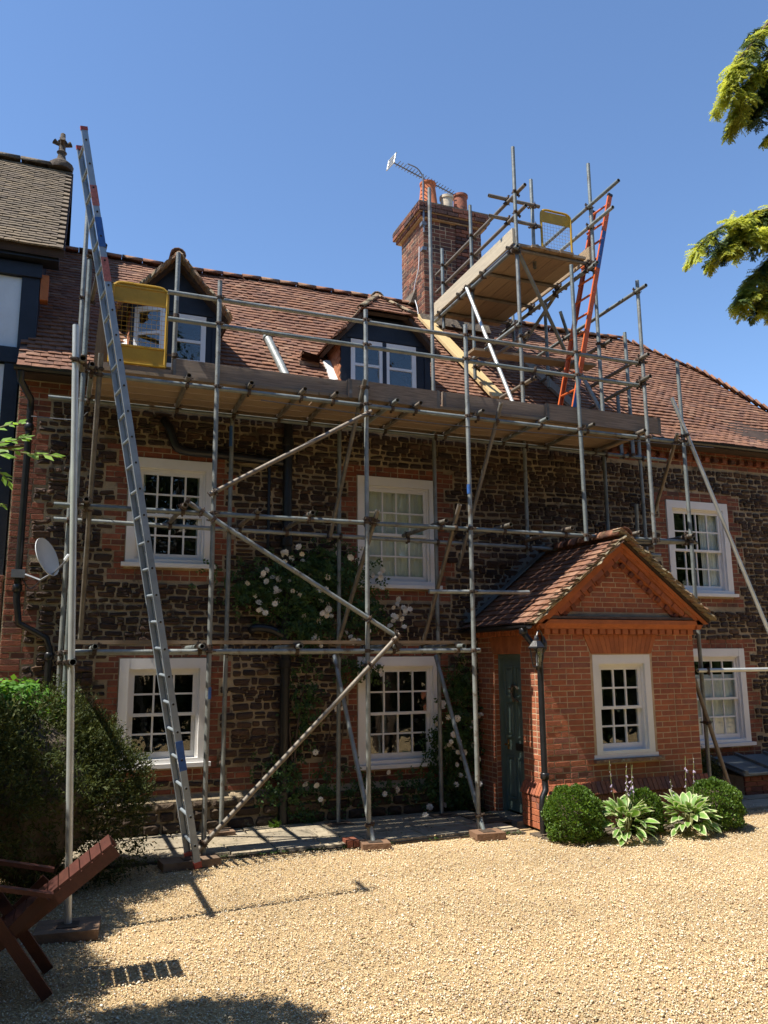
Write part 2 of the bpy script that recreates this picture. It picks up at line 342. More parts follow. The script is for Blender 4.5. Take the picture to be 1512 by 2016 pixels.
def tile_plane(P, org, ux, up, length, lo, hi, gauge=.1, tw=.165, thick=.020, lift=.02, sag=None, skip=None, jit=1.0):
    """rows of lapped tiles on a plane: org + ux*u + up*s; lo(s)/hi(s) bound u; each tile's tail stands proud of the row below"""
    ux = V(ux).normalized(); up = V(up).normalized(); nrm = ux.cross(up).normalized()
    rows = int(length / gauge); k = 0
    for j in range(rows):
        s = j * gauge; a, b = lo(s), hi(s)
        u = a + (0 if j % 2 else tw / 2) - tw * .5
        while u < b:
            w = tw * random.uniform(.95, .99); c = u + tw / 2; u += tw
            if c - tw / 2 < a - .02 or c + tw / 2 > b + .06: continue
            p = V(org) + ux * c + up * s
            if skip and skip(p): continue
            d = (sag(c, s) if sag else 0) + random.uniform(-.002, .003) * jit
            ang = .15 + random.uniform(-.012, .02) * jit
            tl = gauge * 1.75
            u2 = (up * math.cos(ang) - nrm * math.sin(ang)).normalized()
            r3 = random.gauss(0, .009) * jit
            ux2 = (ux * math.cos(r3) + u2 * math.sin(r3)).normalized(); uz2 = (u2 - ux2 * ux2.dot(u2)).normalized(); n2 = ux2.cross(uz2)
            cen = p + u2 * (tl / 2 - random.uniform(0, .010) * jit) + nrm * (lift + d)
            mt = Matrix((ux2 * w, -n2 * thick, uz2 * tl)).transposed().to_4x4(); mt.translation = cen
            P.add(random.randrange(99), mt); k += 1
    return k

def brick_run(P, org, ux, x0, x1, z0, z1, nrm, gauge=.065, bl=.215, depth=.03, proud=.0, holes=(), clip=None, joint=.009, hw=.103):
    """Flemish-like bond on a vertical face: org + ux*u + z; holes: (u0,u1,z0,z1)"""
    ux = V(ux).normalized(); nrm = V(nrm).normalized(); rot = Matrix((ux, -nrm, V((0, 0, 1)))).transposed().to_4x4()
    n = max(1, round((z1 - z0) / gauge)); g = (z1 - z0) / n; cnt = 0
    for j in range(n):
        za = z0 + j * g; a0, b0 = (x0, x1) if clip is None else clip(za + g * .5)
        if b0 - a0 < .05: continue
        spans = [(a0, b0)]
        for h0, h1, hz0, hz1 in holes:
            if za + g * .5 > hz0 and za + g * .5 < hz1:
                spans = [q for (a, b) in spans for q in ((a, min(b, h0)), (max(a, h1), b)) if q[1] - q[0] > .03]
        for a, b in spans:
            u = a; k = j % 2
            while u < b - .02:
                w = bl if (k % 2 == 0 or random.random() < .35) else hw
                if u == a and j % 2: w = hw
                w = min(w, b - u)
                if b - u - w < .04: w = b - u
                c = V(org) + ux * (u + w / 2); c.z = za + g / 2
                P.box(random.randrange(99), c - nrm * (depth / 2 - proud - random.uniform(-.002, .003)), (w - joint, depth, g - joint), rot)
                u += w; k += 1; cnt += 1
    return cnt

# ------------------------------------------------------------------ the ground
F = 9.96
g = MB(); g.v = [(-400, -400, -.03), (400, -400, -.03), (400, 600, -.03), (-400, 600, -.03)]; g.f = [(0, 1, 2, 3)]
struct('gravel_drive', g, M['gravelbase'])
p = MB(); p.prism([(-1.2, 8.72), (.7, 8.7), (3.0, 8.56), (4.6, 8.54), (5.02, 8.42), (5.02, 10.0), (-1.2, 10.0)], -.03, -.004, 'z'); p.prism([(7.5, 8.6), (12.5, 8.2), (12.5, 10.0), (7.5, 10.0)], -.03, -.004, 'z')
p.prism([(5.05, 7.98), (7.35, 7.95), (7.6, 8.05), (7.6, 8.45), (5.05, 8.4)], -.03, -.006, 'z')
path = struct('paved_path', p, M['soil'])
PS = Pieces('paving_slab', [cube_var(.02, .015, rr) for _ in range(5)], M['slab'])
def front_edge(x): return interp(x, [(-1.2, 8.74), (.7, 8.72), (3.0, 8.58), (4.6, 8.56), (5.0, 8.44)])
def slab(x0, x1, y0, y1):
    r90 = Matrix.Rotation(math.radians(-90), 4, 'X')   # the piece's front (-y) becomes its top
    PS.add(random.randrange(9), Matrix.Translation(((x0 + x1) / 2, (y0 + y1) / 2, -.004 + random.uniform(-.004, .006))) @ Matrix.Rotation(random.gauss(0, .008), 4, 'X') @ r90 @ Matrix.Diagonal((x1 - x0 - .014, .05, y1 - y0 - .014, 1)))
for xa, xb, rows_ in ((-1.2, 5.0, 3), (7.55, 12.0, 3)):
    for r_ in range(rows_):
        x = xa
        while x < xb - .1:
            w = min(random.uniform(.45, .85), xb - x)
            if xb - x - w < .2: w = xb - x
            y0 = front_edge(x + w / 2) if xa < 0 else 8.45; t0 = (9.93 - y0) / rows_
            slab(x, x + w, y0 + r_ * t0, y0 + (r_ + 1) * t0); x += w
PS.build(path, 300)

# pebbles lying over the gravel where the eye can see them
def pebbles():
    n = 175000
    u = rng.random(n * 2); y = 3.2 + (u ** 1.5) * 5.6; x = -1.0 + rng.random(n * 2) * 11.0
    lim = np.interp(x, [-1.2, .9, 3.0, 4.6, 5.0, 5.1, 7.9, 8.0, 12], [8.66, 8.64, 8.52, 8.5, 8.4, 8.0, 7.95, 8.5, 8.2])
    u_ = (x * CX.x + y * CX.y) / (x * CZ.x + y * CZ.y - 1.92 * CZ.z) * 1596
    keep = (y < lim + rng.normal(0, .05, n * 2) + (rng.random(n * 2) < .012) * rng.random(n * 2) * 1.2) & (np.abs(u_) < 960)
    x = x[keep][:n]; y = y[keep][:n]; n = len(x)
    s = rng.uniform(.0032, .0082, n) * np.where(rng.random(n) < .05, 1.7, 1)
    base = np.array([(1, 0, 0), (0, 1, 0), (-1, 0, 0), (0, -1, 0), (0, 0, 1), (0, 0, -1)], float)
    pts = base[None] * (s[:, None, None]) * rng.uniform(.65, 1.35, (n, 6, 1))
    pts[:, :, 2] *= .62
    a = rng.random(n) * 6.28; ca, sa = np.cos(a), np.sin(a)
    X = pts[:, :, 0] * ca[:, None] - pts[:, :, 1] * sa[:, None]; Y = pts[:, :, 0] * sa[:, None] + pts[:, :, 1] * ca[:, None]
    tl = rng.normal(0, .35, n); Z = pts[:, :, 2] + X * tl[:, None]
    P_ = np.stack([X + x[:, None], Y + y[:, None], Z + (-.03 + s * .9 + rng.random(n) * .012 + .008 * np.sin(x * 2.1 + y) * np.sin(y * 1.7) + np.where(y > np.interp(x, [-1.2, .9, 3.0, 4.6, 5.0, 5.1, 7.9, 8.0, 12], [8.7, 8.68, 8.55, 8.53, 8.43, 7.98, 7.93, 8.5, 8.2]), .045, 0))[:, None]], -1)
    tri = np.array([(0, 1, 4), (1, 2, 4), (2, 3, 4), (3, 0, 4), (1, 0, 5), (2, 1, 5), (3, 2, 5), (0, 3, 5)], np.int32)
    me = bpy.data.meshes.new('gravel_stones'); me.vertices.add(n * 6); me.vertices.foreach_set('co', P_.astype(np.float32).ravel())
    idx = (tri[None] + (np.arange(n, dtype=np.int32) * 6)[:, None, None]).ravel()
    me.loops.add(len(idx)); me.loops.foreach_set('vertex_index', idx); me.polygons.add(n * 8); me.polygons.foreach_set('loop_start', np.arange(0, n * 24, 3, dtype=np.int32))
    me.update(calc_edges=True); me.materials.append(M['pebble']); me.polygons.foreach_set('use_smooth', [True] * (n * 8))
    tag(link('gravel_stones', me), 'loose golden gravel covering the drive in front of the house', 'gravel', kind='stuff')
pebbles()

# ------------------------------------------------------------------ the house
house = thing('stone_house', 'long dark ironstone house with brick dressed sash windows and clay tiled roof', 'house', (4, F, 0))
XL, XR = -.63, 12.3
WIN = [(.64, 1.66, .78, 1.97), (.64, 1.66, 3.09, 4.37), (3.55, 4.70, 2.91, 4.36), (3.55, 4.71, .63, 1.97), (8.66, 9.88, 2.91, 4.36), (8.74, 9.97, .65, 2.06)]
def grid_wall(x0, x1, z0, z1, holes, y, depth):
    xs = sorted({x0, x1, *[h[0] for h in holes], *[h[1] for h in holes]}); zs = sorted({z0, z1, *[h[2] for h in holes], *[h[3] for h in holes]})
    b = MB()
    inside = lambda x, z: any(h[0] < x < h[1] and h[2] < z < h[3] for h in holes)
    for i in range(len(xs) - 1):
        for j in range(len(zs) - 1):
            xa, xb, za, zb = xs[i], xs[i + 1], zs[j], zs[j + 1]
            if inside((xa + xb) / 2, (za + zb) / 2): continue
            b.add([(xa, y, za), (xb, y, za), (xb, y, zb), (xa, y, zb)], [(0, 1, 2, 3)])
            for h in holes:
                if abs(xb - h[0]) < 1e-6 and h[2] <= za and zb <= h[3]: b.add([(xb, y, za), (xb, y + depth, za), (xb, y + depth, zb), (xb, y, zb)], [(0, 1, 2, 3)])
                if abs(xa - h[1]) < 1e-6 and h[2] <= za and zb <= h[3]: b.add([(xa, y, za), (xa, y, zb), (xa, y + depth, zb), (xa, y + depth, za)], [(0, 1, 2, 3)])
                if abs(zb - h[2]) < 1e-6 and h[0] <= xa and xb <= h[1]: b.add([(xa, y, zb), (xb, y, zb), (xb, y + depth, zb), (xa, y + depth, zb)], [(0, 1, 2, 3)])
                if abs(za - h[3]) < 1e-6 and h[0] <= xa and xb <= h[1]: b.add([(xa, y, za), (xa, y + depth, za), (xb, y + depth, za), (xb, y, za)], [(0, 1, 2, 3)])
    return b
YM = F + .004
wb = grid_wall(XL, XR, 0, 5.28, WIN, YM, .3)
wb.add([(XL, YM, 0), (XL, 14.5, 0), (XL, 14.5, 5.28), (XL, YM, 5.28)], [(3, 2, 1, 0)])
wb.add([(XR, YM, 0), (XR, 14.5, 0), (XR, 14.5, 5.28), (XR, YM, 5.28)], [(0, 1, 2, 3)])
wb.add([(XL, 14.5, 0), (XR, 14.5, 0), (XR, 14.5, 5.28), (XL, 14.5, 5.28)], [(3, 2, 1, 0)])
wb.add([(XL, YM, 5.28), (XL, 14.2, 5.28), (XL, 12.1, 7.9)], [(0, 1, 2)])
wall = wb.build('wall', M['mortar'], house)
# brick dressings: toothed jambs, heads and sills; the stones keep clear of these zones
zones = []
WB = Pieces('brick', BRICKS, M['oldbrick'])
def dressing(x0, x1, z0, z1):
    brick_run(WB, (0, F, 0), (1, 0, 0), x0, x1, z0, z1, (0, -1, 0), gauge=.068, depth=.04, proud=.0, joint=.011); zones.append((x0 - .01, x1 + .01, z0 - .01, z1 + .01))
for i, (x0, x1, z0, z1) in enumerate(WIN):
    zones.append((x0, x1, z0 - .05, z1)); k = 0; z = z0 - .075
    while z < z1 + .14:
        zt = min(z + .205, z1 + .15); w = (.13, .27)[k % 2]
        dressing(x0 - w, x0 - .006, z, zt)
        if not (i == 5 and False): dressing(x1 + .006, x1 + w, z, zt)
        z = zt; k += 1
    dressing(x0 - .05, x1 + .05, z1 + .004, z1 + .145)
    dressing(x0 - .2, x1 + .2, z0 - .21, z0 - .075)
z = .48; k = 0
while z < 4.9:
    dressing(XL + .005, XL + (.22, .36)[k % 2], z, z + .204); z += .204; k += 1
dressing(XL + .005, 7.6, 4.985, 5.19); zones.pop()
dressing(7.62, 12.0, 4.94, 5.08); dressing(7.62, 12.0, 5.085, 5.22)
for q in range(24): WB.box(q, (7.7 + q * .18, F - .03, 5.06), (.09, .09, .06))
for xa, xb in ((2.6, 3.3), (1.9, 2.2)): dressing(xa, xb, .5, .70)
dressing(.2, 5.2, .43, .49)
WB.build(wall, 190)

WS = Pieces('stone', STONES, M['stone'])
def porch_cover(x, z): return (5.4 < x < 7.42 and z < 2.3) or (z >= 2.3 and abs(x - 6.5) < 1.15 - (z - 2.3) * 1.15 and z < 3.25)
z = .49; course = 0
while z < 4.96:
    h = random.uniform(.050, .098)
    if z + h > 4.98: h = 4.98 - z
    if h < .04: break
    free = [(XL + .02, 11.4)]
    for a, b, c, d in zones:
        if c < z + h - .025 and d > z + .025:
            free = [q for (u, v_) in free for q in ((u, min(v_, a)), (max(u, b), v_)) if q[1] - q[0] > .05]
    for a, b in free:
        x = a
        while x < b - .02:
            w = random.uniform(.07, .23) * (.8 + h * 3)
            if b - x - w < .09: w = b - x
            if w > .42: w *= .5
            zc = z + h / 2 + .018 * math.sin(x * 1.7 + course * .9)
            if not porch_cover(x + w / 2, zc):
                if random.random() < .2 and h > .08:      # two thin stones one above the other
                    for q in (-.25, .25): WS.box(random.randrange(99), (x + w / 2, F + .009 + random.uniform(-.006, .006), zc + q * h), (w - .012, .06, h * .5 - .009))
                else:
                    WS.box(random.randrange(99), (x + w / 2, F + .009 + random.uniform(-.008, .006), zc + random.gauss(0, .006)), (w - random.uniform(.004, .018), .06, h - random.uniform(.004, .016)), Matrix.Rotation(random.gauss(0, .05), 4, 'Y'))
            x += w
    z += h; course += 1
WS.build(wall, 300)
# plinth: bigger stones under a sloping mortar ledge
pl = MB(); pl.prism([(F + .02, 0), (F - .075, 0), (F - .075, .36), (F + .02, .43)], XL - .05, 5.27, 'x'); pl.prism([(F + .02, 0), (F - .075, 0), (F - .075, .36), (F + .02, .43)], 7.54, XR, 'x')
plinth = pl.build('plinth', M['mortar'], house)
PSN = Pieces('plinth_stone', STONES, M['plinth_stone'])
for x0, x1 in ((XL, 5.25), (7.56, 11.4)):
    z = .01
    for h in (.13, .12, .10):
        x = x0
        while x < x1 - .05:
            w = min(random.uniform(.16, .42), x1 - x); PSN.box(random.randrange(99), (x + w / 2, F - .085 + random.uniform(-.01, .01), z + h / 2), (w - .02, .07, h - .018)); x += w
        z += h
PSN.build(plinth, 160)

# sash windows
def sash_window(parent, x0, x1, z0, z1, y, cols, rows, fr=.105, sillp=.07, curtain=None, frac=.5, T=None, name='window', top_fr=None):
    tf = fr * 1.15 if top_fr is None else top_fr
    b = MB(); b.box(x0, x0 + fr, y - .02, y + .10, z0, z1); b.box(x1 - fr, x1, y - .02, y + .10, z0, z1); b.box(x0 + fr, x1 - fr, y - .018, y + .10, z1 - tf, z1); b.box(x0 + fr, x1 - fr, y - .018, y + .10, z0, z0 + fr * .45)
    st = .028                                            # staff bead, set back
    b.box(x0 + fr, x0 + fr + st, y + .02, y + .1, z0 + fr * .45, z1 - tf); b.box(x1 - fr - st, x1 - fr, y + .02, y + .1, z0 + fr * .45, z1 - tf); b.box(x0 + fr + st, x1 - fr - st, y + .02, y + .1, z1 - tf - st, z1 - tf)
    w = b.build(name, M['white'], parent)
    MB().box(x0 - .045, x1 + .045, y - sillp, y + .05, z0 - .05, z0 - .002).build('sill', M['white'], w)
    ix0, ix1, iz0, iz1 = x0 + fr + st, x1 - fr - st, z0 + fr * .45, z1 - tf - st
    zm = iz0 + (iz1 - iz0) * frac
    for (za, zb, ya) in ((iz0, zm + .018, y + .075), (zm - .018, iz1, y + .038)):
        s = MB(); r_ = .042; rb = .075 if za == iz0 else .036; rt = .036 if za == iz0 else .045
        s.box(ix0, ix0 + r_, ya, ya + .035, za, zb); s.box(ix1 - r_, ix1, ya, ya + .035, za, zb); s.box(ix0 + r_, ix1 - r_, ya + .001, ya + .035, za, za + rb); s.box(ix0 + r_, ix1 - r_, ya + .001, ya + .035, zb - rt, zb)
        gx0, gx1, gz0, gz1 = ix0 + r_, ix1 - r_, za + rb, zb - rt; nr = rows // 2; bw = .0105
        for i in range(1, cols): xc = gx0 + (gx1 - gx0) * i / cols; s.box(xc - bw, xc + bw, ya + .004, ya + .03, gz0, gz1)
        for j in range(1, nr): zc = gz0 + (gz1 - gz0) * j / nr; s.box(gx0, gx1, ya + .006, ya + .028, zc - bw, zc + bw)
        s.build('sash', M['white'], w)
        for i in range(cols):
            for j in range(nr):
                xa = gx0 + (gx1 - gx0) * i / cols; xb = gx0 + (gx1 - gx0) * (i + 1) / cols; z_a = gz0 + (gz1 - gz0) * j / nr; z_b = gz0 + (gz1 - gz0) * (j + 1) / nr
                t = random.gauss(0, .006); t2 = random.gauss(0, .006)
                mt = Matrix.Translation(((xa + xb) / 2, ya + .017, (z_a + z_b) / 2)) @ Matrix.Rotation(t, 4, 'X') @ Matrix.Rotation(t2, 4, 'Z') @ Matrix.Diagonal((xb - xa, .004, z_b - z_a, 1))
                link('pane', PANE, w, mt)
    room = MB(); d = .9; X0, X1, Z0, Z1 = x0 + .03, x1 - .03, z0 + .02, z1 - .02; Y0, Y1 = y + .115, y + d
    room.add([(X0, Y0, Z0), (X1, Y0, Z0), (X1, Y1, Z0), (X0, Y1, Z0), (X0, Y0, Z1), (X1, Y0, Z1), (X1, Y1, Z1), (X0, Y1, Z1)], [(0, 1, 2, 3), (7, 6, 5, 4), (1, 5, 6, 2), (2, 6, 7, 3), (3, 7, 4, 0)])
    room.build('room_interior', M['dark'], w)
    if curtain:
        for (c0, c1, z_0, z_1, mm) in curtain:
            cb = MB(); n = 28; ys = [Y0 + .022 + .012 * math.sin(i * 1.9) for i in range(n + 1)]
            pts = [(x0 + (x1 - x0) * (c0 + (c1 - c0) * i / n), ys[i]) for i in range(n + 1)]
            cb.prism(pts + [(q[0], q[1] + .004) for q in reversed(pts)], z0 + (z1 - z0) * z_0, z0 + (z1 - z0) * z_1, 'z')
            cb.build('curtain', M[mm], w)
    return w
PANE = MB().box(-.5, .5, -.5, .5, -.5, .5).mesh('pane', M['glass'])
sash_window(house, *WIN[0], F, 3, 4)
sash_window(house, *WIN[1], F, 4, 4, curtain=[(.1, .2, 0, 1, 'pale'), (.82, .92, 0, 1, 'pale')])
sash_window(house, *WIN[2], F, 4, 4, curtain=[(.05, .95, .02, .98, 'cream')])
sash_window(house, *WIN[3], F, 4, 4)
sash_window(house, *WIN[4], F, 4, 4, curtain=[(.62, .95, .02, .98, 'pale')])
sash_window(house, *WIN[5], F, 4, 4, curtain=[(.03, .97, .02, .72, 'pale')])  # pale sheet added in place of the white building these panes mirror

# roof
PIT = math.radians(48); E0 = V((0, 9.68, 5.27)); UP = V((0, math.cos(PIT), math.sin(PIT))); NR = V((0, -math.sin(PIT), math.cos(PIT))); RL = (12.1 - 9.68) / math.cos(PIT)
HIP = [(9.6, 12.35), (10.56, 11.7), (11.44, 10.95), (12.15, 9.6)]
def hipx(s): return interp(9.68 + s * math.cos(PIT), HIP)
def sag(u, s): return .028 * math.sin(u * .9 + 1) * math.sin(s * 1.2) + .012 * math.sin(u * 2.7 + s * 2) - .03 * math.exp(-((s - .4) / .4) ** 2)
rb = MB()
fr_ = [E0 + UP * s + V((hipx(s), 0, 0)) - NR * .02 for s in (0, 1.3, 2.6, RL)]
pts = [V((-.66, 0, 0)) + E0 - NR * .02] + fr_ + [V((-.66, 0, 0)) + E0 + UP * RL - NR * .02]
rb.add([tuple(q) for q in pts] + [(-.66, 14.6, 5.2), (12.4, 14.6, 5.2)], [tuple(range(len(pts))), (len(pts) - 1, len(pts) - 2, len(pts) + 1, len(pts)), (1, len(pts) + 1, 4), (1, 4, 3), (1, 3, 2)])
rb.box(-.66, 12.2, 9.70, 9.98, 5.20, 5.23)                # soffit board
roof = rb.build('roof', M['underlay'], house)
RT = Pieces('tile', TILES, M['tile'])
def hidden(p):
    return (3.5 < p.x < 4.45 and p.z < 6.6) or (.75 < p.x < 1.5 and p.z < 6.6) or (5.4 < p.x < 6.4 and p.y > 11.75)
tile_plane(RT, E0, (1, 0, 0), UP, RL, lambda s: -.66, hipx, gauge=.092, tw=.155, thick=.021, sag=sag, skip=hidden)
RT.build(roof, 300)
RG = Pieces('ridge_tile', [], M['ridge'])
def half_round(r, t, n=7):
    v = []; f = []
    for x in (-.5, .5):
        for q in (1, 1 - t):
            for k in range(n): a = math.pi * k / (n - 1); v.append((x, -r * q * math.cos(a), r * q * math.sin(a)))
    for k in range(n - 1): f += [(k, k + 1, 2 * n + k + 1, 2 * n + k), (n + k, 3 * n + k, 3 * n + k + 1, n + k + 1), (k, n + k, n + k + 1, k + 1), (2 * n + k, 2 * n + k + 1, 3 * n + k + 1, 3 * n + k)]
    f += [(0, 2 * n, 3 * n, n), (n - 1, 2 * n - 1, 4 * n - 1, 3 * n - 1)]
    return v, f
RG.var = [half_round(.105, .14)]
x = -.4
while x < 9.6:
    if not 5.25 < x < 6.55: RG.add(0, Matrix.Translation((x + .15, 12.1, 7.955 + sag(x, RL) * .6 + random.uniform(-.006, .006))) @ Matrix.Rotation(random.gauss(0, .02), 4, 'Y') @ Matrix.Diagonal((.3, 1, .8, 1)))
    x += .306
RG.build(roof, 60, True)
HB = Pieces('bonnet_tile', [half_round(.07, .3, 5)], M['tile'])
s = 0
while s < RL:
    a = E0 + UP * s + V((hipx(s), 0, 0)); b = E0 + UP * (s + .12) + V((hipx(s + .12), 0, 0)); d = (b - a).normalized(); side = d.cross(V((0, 0, 1))).normalized(); upv = side.cross(d)
    mt = Matrix((-d * .24, -side, upv * .75)).transposed().to_4x4(); mt.translation = a + upv * .035 + d * .05
    HB.add(0, mt @ Matrix.Rotation(random.gauss(.15, .03), 4, 'Y')); s += .135
HB.build(roof, 60, True)
# gutter and pipes
gt = MB()
for x0, x1 in ((-.68, 12.2),):
    n = 7; v = []; f = []
    for xx in (x0, x1):
        for q in (.055, .048):
            for k in range(n): a = math.pi * k / (n - 1); v.append((xx, 9.63 - q * math.cos(a), 5.24 - q * math.sin(a)))
    for k in range(n - 1): f += [(k, k + 1, 2 * n + k + 1, 2 * n + k), (n + k, 3 * n + k, 3 * n + k + 1, n + k + 1), (k, n + k, n + k + 1, k + 1), (2 * n + k, 2 * n + k + 1, 3 * n + k + 1, 3 * n + k)]
    f += [(0, 2 * n, 3 * n, n), (n - 1, 2 * n - 1, 4 * n - 1, 3 * n - 1)]
    gt.add(v, f)
gt.build('gutter', M['black'], house)
def curve(pts, k=6):
    """Catmull-Rom through the points"""
    P = [V(p) for p in pts]; P = [P[0] * 2 - P[1]] + P + [P[-1] * 2 - P[-2]]; o = []
    for i in range(1, len(P) - 2):
        for j in range(k):
            t = j / k; o.append(.5 * ((2 * P[i]) + (P[i + 1] - P[i - 1]) * t + (2 * P[i - 1] - 5 * P[i] + 4 * P[i + 1] - P[i + 2]) * t * t + (3 * P[i] - P[i - 1] - 3 * P[i + 1] + P[i + 2]) * t ** 3))
    return o + [P[-2]]
def collar(b, p, r=.05, h=.08):
    b.lathe([(r * .85, -h / 2), (r, -h / 2 + .01), (r, h / 2 - .01), (r * .85, h / 2)], p, 12)
dp = MB(); dp.tube([(-.60, 9.63, 5.19), (-.60, 9.65, 5.08), (-.49, 9.84, 4.93), (-.49, 9.87, 4.8), (-.49, 9.87, 2.62), (-.45, 9.87, 2.36), (-.16, 9.87, 2.20), (-.12, 9.87, 2.08), (-.12, 9.87, .05)], .038, 12)
for z_ in (4.6, 2.75, 2.0): collar(dp, (-.49 if z_ > 2.3 else -.12, 9.87, z_), .052)
smooth_angle(dp.build('downpipe', M['black'], house))
sp = MB(); sp.tube([(2.57, 9.86, 0), (2.57, 9.86, 5.15)], .06, 14)
for z_ in (.35, 1.9, 3.4, 4.7): collar(sp, (2.57, 9.86, z_), .078, .11)
sp.tube(curve([(1.02, 9.93, 4.86), (1.08, 9.86, 4.74), (1.16, 9.86, 4.53), (1.3, 9.86, 4.47), (1.7, 9.86, 4.46), (2.5, 9.86, 4.42)], 4), .055, 12)
sp.tube(curve([(2.16, 9.94, 2.30), (2.2, 9.86, 2.33), (2.38, 9.86, 2.31), (2.54, 9.86, 2.24)], 4), .05, 12)
sp.tube([(2.34, 9.9, 4.42), (2.34, 9.9, 3.3)], .02, 8)
smooth_angle(sp.build('soil_pipe', M['black'], house))

# chimney
CX0, CX1, CY0, CY1 = 5.34, 6.46, 11.6, 12.55
ch = MB(); ch.box(CX0 + .004, CX1 - .004, CY0 + .004, CY1 - .004, 7.0, 9.36); ch.box(CX0 - .055, CX1 + .055, CY0 - .055, CY1 + .055, 9.36, 9.44); ch.box(CX0 - .1, CX1 + .1, CY0 - .1, CY1 + .1, 9.443, 9.6)
chim = ch.build('chimney', M['brick_mortar'], house)
CB = Pieces('brick', BRICKS, M['chbrick'])
for (org, ux, u0, u1, nr) in (((0, CY0, 0), (1, 0, 0), CX0, CX1, (0, -1, 0)), ((CX0, 0, 0), (0, -1, 0), -CY1, -CY0, (-1, 0, 0)), ((CX1, 0, 0), (0, 1, 0), CY0, CY1, (1, 0, 0))):
    brick_run(CB, org, ux, u0, u1, 7.25, 9.36, nr, gauge=.072, depth=.03, proud=.0, joint=.011)
    for off, z0, z1 in ((.08, 9.37, 9.442), (.125, 9.445, 9.605)):
        o2 = V(org) + V(nr) * off; brick_run(CB, o2, ux, u0 - off, u1 + off, z0, z1, nr, gauge=.075, depth=.05, joint=.01)
brick_run(CB, (0, CY0 - .03, 0), (1, 0, 0), 5.95, 6.30, 7.3, 9.36, (0, -1, 0), gauge=.072, depth=.05, joint=.011)
CB.build(chim, 105)
fl = MB(); fl.box(CX0 - .115, CX1 + .115, CY0 - .115, CY1 + .115, 9.606, 9.63); fl.prism([(CX0 + .02, 9.63), (CX1 - .02, 9.63), (CX1 - .2, 9.70), (CX0 + .2, 9.70)], CY0 + .02, CY1 - .02, 'y'); fl.build('chimney_cap', M['lichen'], chim)
smooth_angle(MB().lathe([(.17, 0), (.19, .03), (.17, .06), (.13, .46), (.145, .48), (.145, .52), (.12, .525), (.11, .3)], (5.53, 11.78, 9.64), 22).build('chimney_pot', M['terracotta'], chim))
o = smooth_angle(MB().lathe([(.11, 0), (.11, .24), (.125, .25), (.125, .30), (.09, .305), (.085, .1)], (5.86, 11.72, 9.64), 20).build('chimney_pot', M['creampot'], chim)); o['label'] = 'short buff ribbed pot'
o = smooth_angle(MB().lathe([(.13, 0), (.12, .36), (.14, .38), (.14, .42), (.11, .425), (.10, .2)], (6.16, 11.78, 9.64), 22).build('chimney_pot', M['sootpot'], chim)); o['label'] = 'sooty red pot with blackened rim'
fp = MB(); fp.prism([(CY0 - .1, 7.42), (CY0 + .1, 7.42), (CY0 + .02, 7.62), (CY0 - .01, 7.62)], CX0 - .08, CX1 + .08, 'x'); fp.prism([(CX0 - .12, 7.95), (CX0 + .02, 7.95), (CX0 + .01, 8.2), (CX0 - .03, 8.2)], 11.9, CY1, 'y'); fp.build('mortar_fillet', M['lichen'], chim)
MB().tube(curve([(5.32, 11.72, 8.9), (5.31, 11.75, 8.5), (5.31, 11.9, 8.3), (5.31, 11.95, 8.1), (5.3, 11.8, 7.8), (5.3, 11.75, 7.55)], 5), .008, 6).build('cable', M['plaster'], chim)

